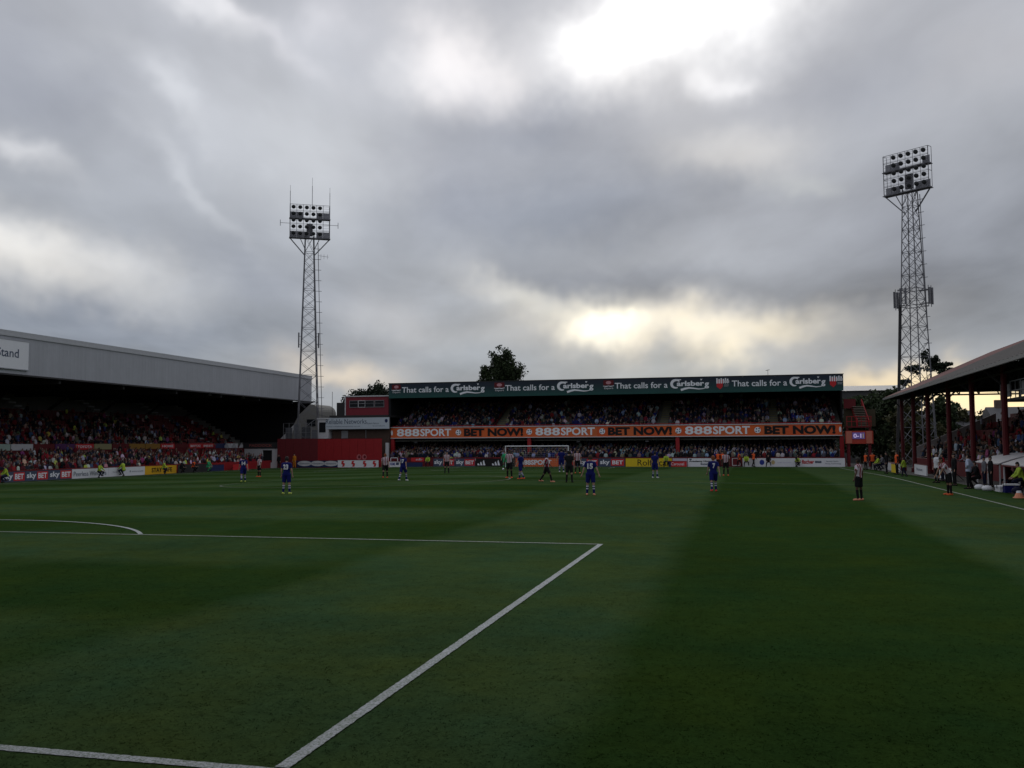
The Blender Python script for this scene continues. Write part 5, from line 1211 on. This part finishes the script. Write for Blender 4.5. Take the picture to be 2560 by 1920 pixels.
player('striped player standing apart on the right, nearest of the home team', 2148, 1251, R(60), 'relaxed', 'stripe', boots=PINKB, skin=2, h=1.80, group='players in stripes')
player('striped player stooping on the right touchline in orange boots', 2372.6, 1237.5, R(100), 'bent', 'stripe', boots=ORB, skin=1, h=1.82, group='players in stripes')
# ball
bp = ground_px(1258, 1175.5)
bl = MB(); bl.lathe((0,0,.11), [(.01,-.11), (.06,-.092), (.095,-.055), (.11,0), (.095,.055), (.06,.092), (.01,.11)], 14); bo = bl.build('football', M_white, None, True, (bp.x, bp.y, bp.z))
tag(bo, 'white football on the grass left of the goal', 'ball')
for a_, e_ in ((0,0), (1.3,.5), (2.6,-.4), (3.9,.4), (5.1,-.3), (.6,1.2)):
    d = Vector((math.cos(a_)*math.cos(e_), math.sin(a_)*math.cos(e_), math.sin(e_))); mb = MB(); mb.lathe(Vector((0,0,.11))+d*.105, [(.034, 0), (.03, .008)], 5, d); mb.build('dark_patch', BLACKC, bo)
# officials, stewards and photographers round the pitch
GS = 'stewards'
def standing_by(label, px, py, heading, pose, kit, **k):
    p = ground_px(px, py); return person(label, p.x, p.y, heading, pose, kit, **k)
XH = -34.7
def left_side(label, px, heading, pose, kit, h=1.75, **k):
    y = at(px, 1180, 'x', XH).y; return person(label, XH, y, heading, pose, kit, h=h, **k)
left_side('crouching steward in yellow jacket at the left frame edge', 18, R(150), 'crouch', 'stew_y')
left_side('crouching photographer in dark trousers before the white board on the left', 247, R(-90), 'crouch', 'stew_y')
left_side('steward in yellow jacket standing in front of the white board on the left', 310, R(90), 'crouch', 'stew_y', 1.9)
left_side('steward in yellow jacket crouching in front of the amber board', 407, R(-60), 'crouch', 'stew_y')
left_side('steward in orange vest sitting by the far end of the left boards', 482, R(-90), 'crouch', 'stew_o')
left_side('steward in green jacket sitting by the dark low board on the left', 519, R(-90), 'crouch', 'keeper')
person('person in dark clothes sitting beyond the amber board', XH, at(452, 1180, 'x', XH).y, R(-90), 'crouch', 'dark', h=1.7)
person('steward in amber waterproofs in front of the red wall', at(736, 1160, 'y', 103).x, 103.0, R(160), 'stand', 'amber', h=1.85)
person('person in dark coat left of the red wall', at(697, 1160, 'y', 103).x, 103.0, R(170), 'stand', 'dark', h=1.75)
for lb, px, hd, ps, kt, hh in (('steward in orange vest left of the striped player, far boards', 1795, 175, 'stand', 'stew_o', 1.72), ('second steward in orange vest behind the striped player', 1806, 160, 'stand', 'stew_o', 1.74), ('steward in orange vest beside the open white gate', 1848, 110, 'walk', 'stew_o', 1.72),
    ('seated steward in yellow jacket before the white board', 1866, 180, 'crouch', 'stew_y', 1.8), ('steward in orange vest leaning right of the seated yellow steward', 1884, 230, 'walk', 'stew_o', 1.78), ('crouching person in dark clothes before the blue disc', 1921, 180, 'crouch', 'dark', 1.75), ('crouching photographer with yellow bib before the red lettering', 1990, 240, 'crouch', 'dark', 1.75), ('steward in yellow bib beside the photographer at the white board', 1994, 180, 'crouch', 'stew_y', 1.5),
    ('steward in yellow jacket sitting left of the goal', 1070, 190, 'crouch', 'stew_y', 1.75), ('steward in yellow cap behind the left betting boards', 1129, 180, 'crouch', 'stew_y', 1.7), ('steward in pale yellow beside the small red board', 1666, 180, 'crouch', 'stew_y', 1.9)):
    yy = 104.0 if px not in (1129,) else 105.0
    person(lb, at(px, 1160, 'y', yy).x, yy, R(hd), ps, kt, h=hh)
for lb, px, py, hd, ps, kt, hh in (('steward in orange vest at the far right corner, left of a pair', 2165, 1175, 120, 'stand', 'stew_o', 1.70), ('steward in orange vest at the far right corner, right of a pair', 2182, 1175, 170, 'stand', 'stew_o', 1.74),
    ('ball boy in pale yellow by the right corner', 2199, 1176, 100, 'crouch', 'stew_y', 1.75), ('person in grey crouching by the right corner', 2210, 1176, 100, 'crouch', 'grey', 1.9), ('person in dark tracksuit by the right corner flag', 2217, 1184, 90, 'stand', 'dark', 1.75), ('steward in orange vest by the yellow board on the right', 2243, 1186, 100, 'stand', 'stew_o', 1.80),
    ('ball boy in yellow bib on the right touchline', 2260, 1191, 60, 'walk', 'stew_y', 1.38), ('man in white shirt standing on the right touchline', 2343, 1207, 110, 'stand', 'white', 1.80), ('man in dark jacket behind the stooping player', 2387, 1214, 95, 'stand', 'dark', 1.80),
    ('man in pale blue shirt standing before the dugout', 2423, 1222, 60, 'hips', 'pale', 1.82), ('man in dark red standing left of the dugout', 2357, 1203, 100, 'stand', 'navyred', 1.72), ('man in dark clothes seated before the farther dugout', 2447, 1221, 100, 'crouch', 'dark', 1.8), ('man in dark tracksuit inside the farther dugout', 2478, 1217, 95, 'stand', 'dark', 1.66), ('man in grey inside the farther dugout', 2462, 1214, 95, 'stand', 'grey', 1.6)):
    standing_by(lb, px, py, R(hd), ps, kt, h=hh)
standing_by('young person in yellow bib at the right frame edge', 2557, 1228, R(90), 'crouch', 'stew_y', h=1.8)
for y_, kt, lb in ((45.3, 'grey', 'substitute in grey seated in the nearer dugout'), (46.7, 'navyred', 'substitute in red seated in the nearer dugout'), (50.0, 'dark', 'substitute in dark top at the near end of the farther dugout'), (51.2, 'navyred', 'substitute in red top seated in the farther dugout'), (52.3, 'grey', 'substitute in grey seated in the farther dugout'), (53.4, 'dark', 'substitute in dark top at the far end of the farther dugout')):
    person(lb, 38.35, y_, R(90), 'sit', kt, h=1.75, z=-.28)
# pitch-side clutter by the dugouts
def crate(label, px, py, w, d, hgt, mat, lidmat):
    p = ground_px(px, py); o = thing('cool_box', label, 'box', (p.x, p.y, p.z)); MB().box((-w/2, -d/2, .02), (w/2, d/2, hgt)).box((-w/2-.02, -d/2-.02, 0), (w/2+.02, d/2+.02, .04)).build('body', mat, o); MB().box((-w/2-.02, -d/2-.02, hgt), (w/2+.02, d/2+.02, hgt+.07)).build('lid', lidmat, o)
    MB().bar((-w/2-.03, 0, hgt*.7), (-w/2-.03, 0, hgt+.1), .03).bar((w/2+.03, 0, hgt*.7), (w/2+.03, 0, hgt+.1), .03).build('handle', M_dark, o)
crate('blue cool box with white lid before the nearer dugout', 2528, 1231, .62, .42, .34, BLUE, M_white)
crate('long white bench box before the nearer dugout', 2506, 1229, .42, .95, .22, M_offw, M_white)
def bag(label, px, py, mat):
    p = ground_px(px, py); o = MB(); o.lathe((0,0,0), [(.10, 0), (.22, .03), (.25, .14), (.18, .24), (.06, .27)], 10); q = tag(o.build('kit_bag', mat, None, True, (p.x, p.y, p.z)), label, 'bag'); MB().path([(-.12,0,.24), (-.06,0,.34), (.06,0,.34), (.12,0,.24)], .03).build('strap', M_dark, q)
bag('white bag on the grass left of the two by the dugout', 2449, 1224, M_white); bag('white bag on the grass right of the two by the dugout', 2468, 1227, M_white); bag('dark bag beside the blue cool box', 2543, 1233, NAVYC)
cn = ground_px(2548, 1245); c_ = thing('training_cone', 'orange cone with white band at the right frame edge', 'cone', tuple(cn)); MB().lathe((0,0,0), [(.26, 0), (.26, .03), (.20, .04), (.12, .22)], 12).build('base', PINKB, c_); MB().lathe((0,0,0), [(.12, .22), (.09, .31)], 12).build('white_band', M_white, c_)

# ------------------------------------------------------------------ spectators
def obj_colour_mat(name):
    mt = P(name, (1,1,1), .85, .15); t = mt.node_tree; b = t.nodes['Principled BSDF']; oi = N(t, 'ShaderNodeObjectInfo')
    n = noise(t, N(t, 'ShaderNodeTexCoord').outputs['Object'], 7, 3); L(t, vmath(t, 'SCALE', oi.outputs['Color'], s=math_n(t, 'MULTIPLY_ADD', n.outputs['Fac'], .5, .75)), b.inputs['Base Color']); return mt
def ramp_mat(name, cols):
    mt = P(name, (1,1,1), .8, .2); t = mt.node_tree; b = t.nodes['Principled BSDF']; oi = N(t, 'ShaderNodeObjectInfo'); r = N(t, 'ShaderNodeValToRGB'); r.color_ramp.interpolation = 'CONSTANT'
    el = r.color_ramp.elements; el[0].color = (*cols[0], 1); el[0].position = 0; el[1].color = (*cols[1], 1); el[1].position = 1/len(cols)
    for i, c in enumerate(cols[2:]): e = el.new((i+2)/len(cols)); e.color = (*c, 1)
    L(t, oi.outputs['Random'], r.inputs[0]); L(t, r.outputs[0], b.inputs['Base Color']); return mt
SKC = [(.30,.18,.14), (.34,.21,.165), (.26,.15,.11), (.28,.165,.125), (.09,.05,.033)]; HRC = [(.02,.016,.013), (.05,.03,.02), (.16,.10,.05), (.30,.29,.28), (.02,.018,.016)]; TRC = [(.02,.022,.035), (.05,.06,.10), (.015,.015,.016), (.12,.10,.07), (.03,.035,.06)]
CROWD_MATS = [ramp_mat('spectator_skin', SKC), obj_colour_mat('spectator_top'), ramp_mat('spectator_trousers', TRC), ramp_mat('spectator_hair', HRC)]
def crowd_geo(pose, voxel, ratio=None):
    b = body(pose, voxel, ratio, fingers=False); nm, t = b['names'], b['t']; z = b['cen'][:,2]; zw = b['J']['pel'][2]
    sl = np.zeros(len(nm), int)
    low = np.isin(nm, ['hips', 'th_l', 'th_r', 'shn_l', 'shn_r']) | ((nm == 'torso') & (z < zw))
    top = np.isin(nm, ['torso', 'sho_l', 'sho_r', 'ua_l', 'ua_r']) & ~low
    fore = np.isin(nm, ['fa_l', 'fa_r'])
    sl[low] = 2; sl[top] = 1; sl[b['hair']] = 3; sl[np.isin(nm, ['ft_l', 'ft_r'])] = 3
    if pose in ('lean', 'fold', 'cheer'): sl[fore] = 1
    return b, sl
TOPS = {'home': [((0.297,0.024,0.034), 'red', 5), ((0.648,0.621,0.660), 'white', 3), ((0.135,0.016,0.024), 'maroon', 5), ((0.027,0.031,0.054), 'navy', 7), ((0.019,0.019,0.022), 'black', 10), ((0.149,0.149,0.162), 'grey', 4), ((0.068,0.108,0.270), 'blue', 2), ((0.540,0.567,0.660), 'pale blue', 2), ((0.660,0.660,0.135), 'yellow', 1), ((0.338,0.081,0.216), 'plum', 1), ((0.135,0.189,0.095), 'green', 1), ((0.660,0.405,0.378), 'pink', 1)],
        'away': [((0.019,0.030,0.176), 'royal blue', 5), ((0.016,0.020,0.047), 'navy', 8), ((0.621,0.621,0.660), 'white', 2.5), ((0.016,0.016,0.019), 'black', 11), ((0.121,0.121,0.135), 'grey', 5), ((0.338,0.446,0.660), 'pale blue', 2), ((0.297,0.027,0.041), 'red', 1), ((0.270,0.243,0.162), 'khaki', 1)]}
def pick_top(k):
    T = TOPS[k]; w = np.array([t[2] for t in T], float); return T[rng.choice(len(T), p=w/w.sum())]
occ = {'left lower': .86, 'left upper': .80, 'far upper': .80, 'far lower': .92, 'right': .88}
FANS = []
for (p, hd, st, row) in SEATS:
    o_ = occ[st]
    if st == 'left upper': o_ = .85 if row < 5 else max(.15, .8-.12*(row-5))
    if st == 'left upper' and p[1] > 96: o_ *= .35
    if st == 'left lower' and p[1] > 88 and row > 4: o_ *= .3
    if st == 'far upper' and row > 8: o_ *= max(.2, 1-.2*(row-8))
    if st == 'right' and p[1] > 66 and row > 2: o_ *= .25
    if st == 'far lower' and row > 6: o_ *= .35
    if rng.random() > o_: continue
    q = Vector(p) + Vector((0, 0, 1.0)); u, v, d = proj(q)
    if d < 2 or u < -40 or u > 2600: continue
    if st == 'right' and p[1] < 40: continue
    stand_ = st == 'far lower' or (st == 'far upper' and rng.random() < .35) or (st in ('left lower', 'left upper', 'right') and rng.random() < .10)
    pose = (['stand', 'fold', 'cheer', 'stand'] if stand_ else ['sit', 'clap', 'lean', 'sit'])[rng.integers(4)]
    FANS.append((d, p, hd + rng.normal(0, .22), st, row, pose))
FANS.sort(key=lambda t: t[0])
near_ = {ps: crowd_geo(ps, .035) for ps in ('stand', 'fold', 'cheer', 'sit', 'clap', 'lean')}
far_ = {ps: crowd_geo(ps, .05, .26) for ps in ('stand', 'fold', 'cheer', 'sit', 'clap', 'lean')}
NM = {}
for ps, (b, sl) in near_.items():
    mb = MB(); mb.v = [tuple(q) for q in b['v']]; mb.f = list(b['f']); mb.mi = sl.tolist(); NM[ps] = mb.mesh('spectator', CROWD_MATS, True)
SEATP = {'sit', 'clap', 'lean'}
def base_of(p, hd, pose, J):
    # seated figures: pelvis over the seat pan; standing ones: in front of the seat
    f = Vector((-math.sin(hd), math.cos(hd), 0)); p = Vector(p)
    if pose in SEATP: return p - f*.06 + Vector((0, 0, .53 - J['pel'][2] + .03))
    return p + f*.22
ORD = ['front', 'second', 'third', 'fourth', 'fifth', 'sixth', 'seventh', 'eighth', 'ninth', 'tenth', 'eleventh', 'twelfth', 'thirteenth', 'fourteenth', 'fifteenth', 'sixteenth', 'seventeenth', 'eighteenth']
POSTURE = {'stand': 'standing', 'fold': 'standing arms folded', 'cheer': 'standing arm raised', 'sit': 'seated', 'clap': 'seated clapping', 'lean': 'seated leaning forward'}
WHERE = {'left lower': 'left stand lower tier', 'left upper': 'left stand upper tier', 'right': 'right main stand', 'far lower': 'far stand lower tier', 'far upper': 'far stand upper tier'}
def spot(st, u):
    if st == 'right':
        for lim, tx in ((2284, 'by the farthest red column'), (2318, 'right of the second farthest column'), (2374, 'above the curved white board'), (2430, 'left of the dugout column'), (2514, 'above the farther dugout')):
            if u < lim: return tx
        return 'above the nearer dugout'
    if st.startswith('left'):
        for lim, tx in ((63, 'behind the first betting board'), (121, 'behind the second betting board'), (180, 'behind the third betting board'), (362, 'behind the white boards'), (441, 'behind the amber board')):
            if u < lim: return tx
        return 'beyond the amber board'
    return 'above the orange band'
NEAR_MAX = 300
lab = {}
for (d, p, hd, st, row, pose) in FANS[:NEAR_MAX]:
    c, cn_, _ = pick_top('away' if st.startswith('far') else 'home'); J = near_[pose][0]['J']
    o = bpy.data.objects.new('spectator', NM[pose]); COL.objects.link(o); o.location = base_of(p, hd, pose, J); o.rotation_euler = (0, 0, hd); s_ = random.uniform(.93, 1.04); o.scale = (s_, s_, s_)
    o.color = (*[v*random.uniform(.8, 1.15) for v in c], 1)
    u = proj(Vector(p)+Vector((0,0,1)))[0]
    lab.setdefault((f'{cn_}-topped spectator {POSTURE[pose]}, {ORD[row]} row, {spot(st, u)}', WHERE[st]), []).append((u, o))
for (tx, wh), lst in lab.items():
    lst.sort(key=lambda t: t[0])
    for i, (u, o) in enumerate(lst):
        t2 = tx if len(lst) == 1 else tx + (', ' + ('left' if i == 0 else 'right') + ' of two' if len(lst) == 2 else f', {["first", "second", "third", "fourth", "fifth", "sixth", "seventh", "eighth", "ninth"][min(i, 8)]} from left')
        tag(o, t2, 'person', 'spectators in the ' + wh)
# everyone else: one crowd
cv, cf, cc, off = [], [], [], 0
lens = {ps: np.array([len(f) for f in far_[ps][0]['f']]) for ps in far_}
for (d, p, hd, st, row, pose) in FANS[NEAR_MAX:]:
    b, sl = far_[pose]; J = b['J']; c, _, _ = pick_top('away' if st.startswith('far') else 'home'); s_ = random.uniform(.93, 1.04)
    q = base_of(p, hd, pose, J); a, s2 = math.cos(hd), math.sin(hd); v = b['v']*s_
    cv.append(np.stack([v[:,0]*a-v[:,1]*s2+q.x, v[:,0]*s2+v[:,1]*a+q.y, v[:,2]+q.z], 1))
    cf += [tuple(i+off for i in f) for f in b['f']]; off += len(v)
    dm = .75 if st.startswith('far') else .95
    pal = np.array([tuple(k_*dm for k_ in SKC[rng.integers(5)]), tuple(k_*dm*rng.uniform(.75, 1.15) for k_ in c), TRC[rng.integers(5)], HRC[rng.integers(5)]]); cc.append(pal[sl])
if cv:
    me = bpy.data.meshes.new('crowd'); me.from_pydata(np.concatenate(cv).tolist(), [], cf)
    at_ = me.attributes.new('cloth', 'FLOAT_COLOR', 'FACE'); col4 = np.ones((len(cf), 4)); col4[:,:3] = np.concatenate(cc); at_.data.foreach_set('color', col4.ravel())
    mt = P('crowd_clothing', (1,1,1), .85, .15); t = mt.node_tree; an = N(t, 'ShaderNodeAttribute', attribute_name='cloth'); L(t, an.outputs['Color'], t.nodes['Principled BSDF'].inputs['Base Color']); me.materials.append(mt)
    me.polygons.foreach_set('use_smooth', [True]*len(me.polygons)); me.update()
    o = bpy.data.objects.new('crowd', me); COL.objects.link(o); kind(o, 'stuff'); o['label'] = 'dense crowd of spectators farther off in the left, far and right stands'; o['category'] = 'crowd'
print('fans', len(FANS), 'crowd faces', len(cf))
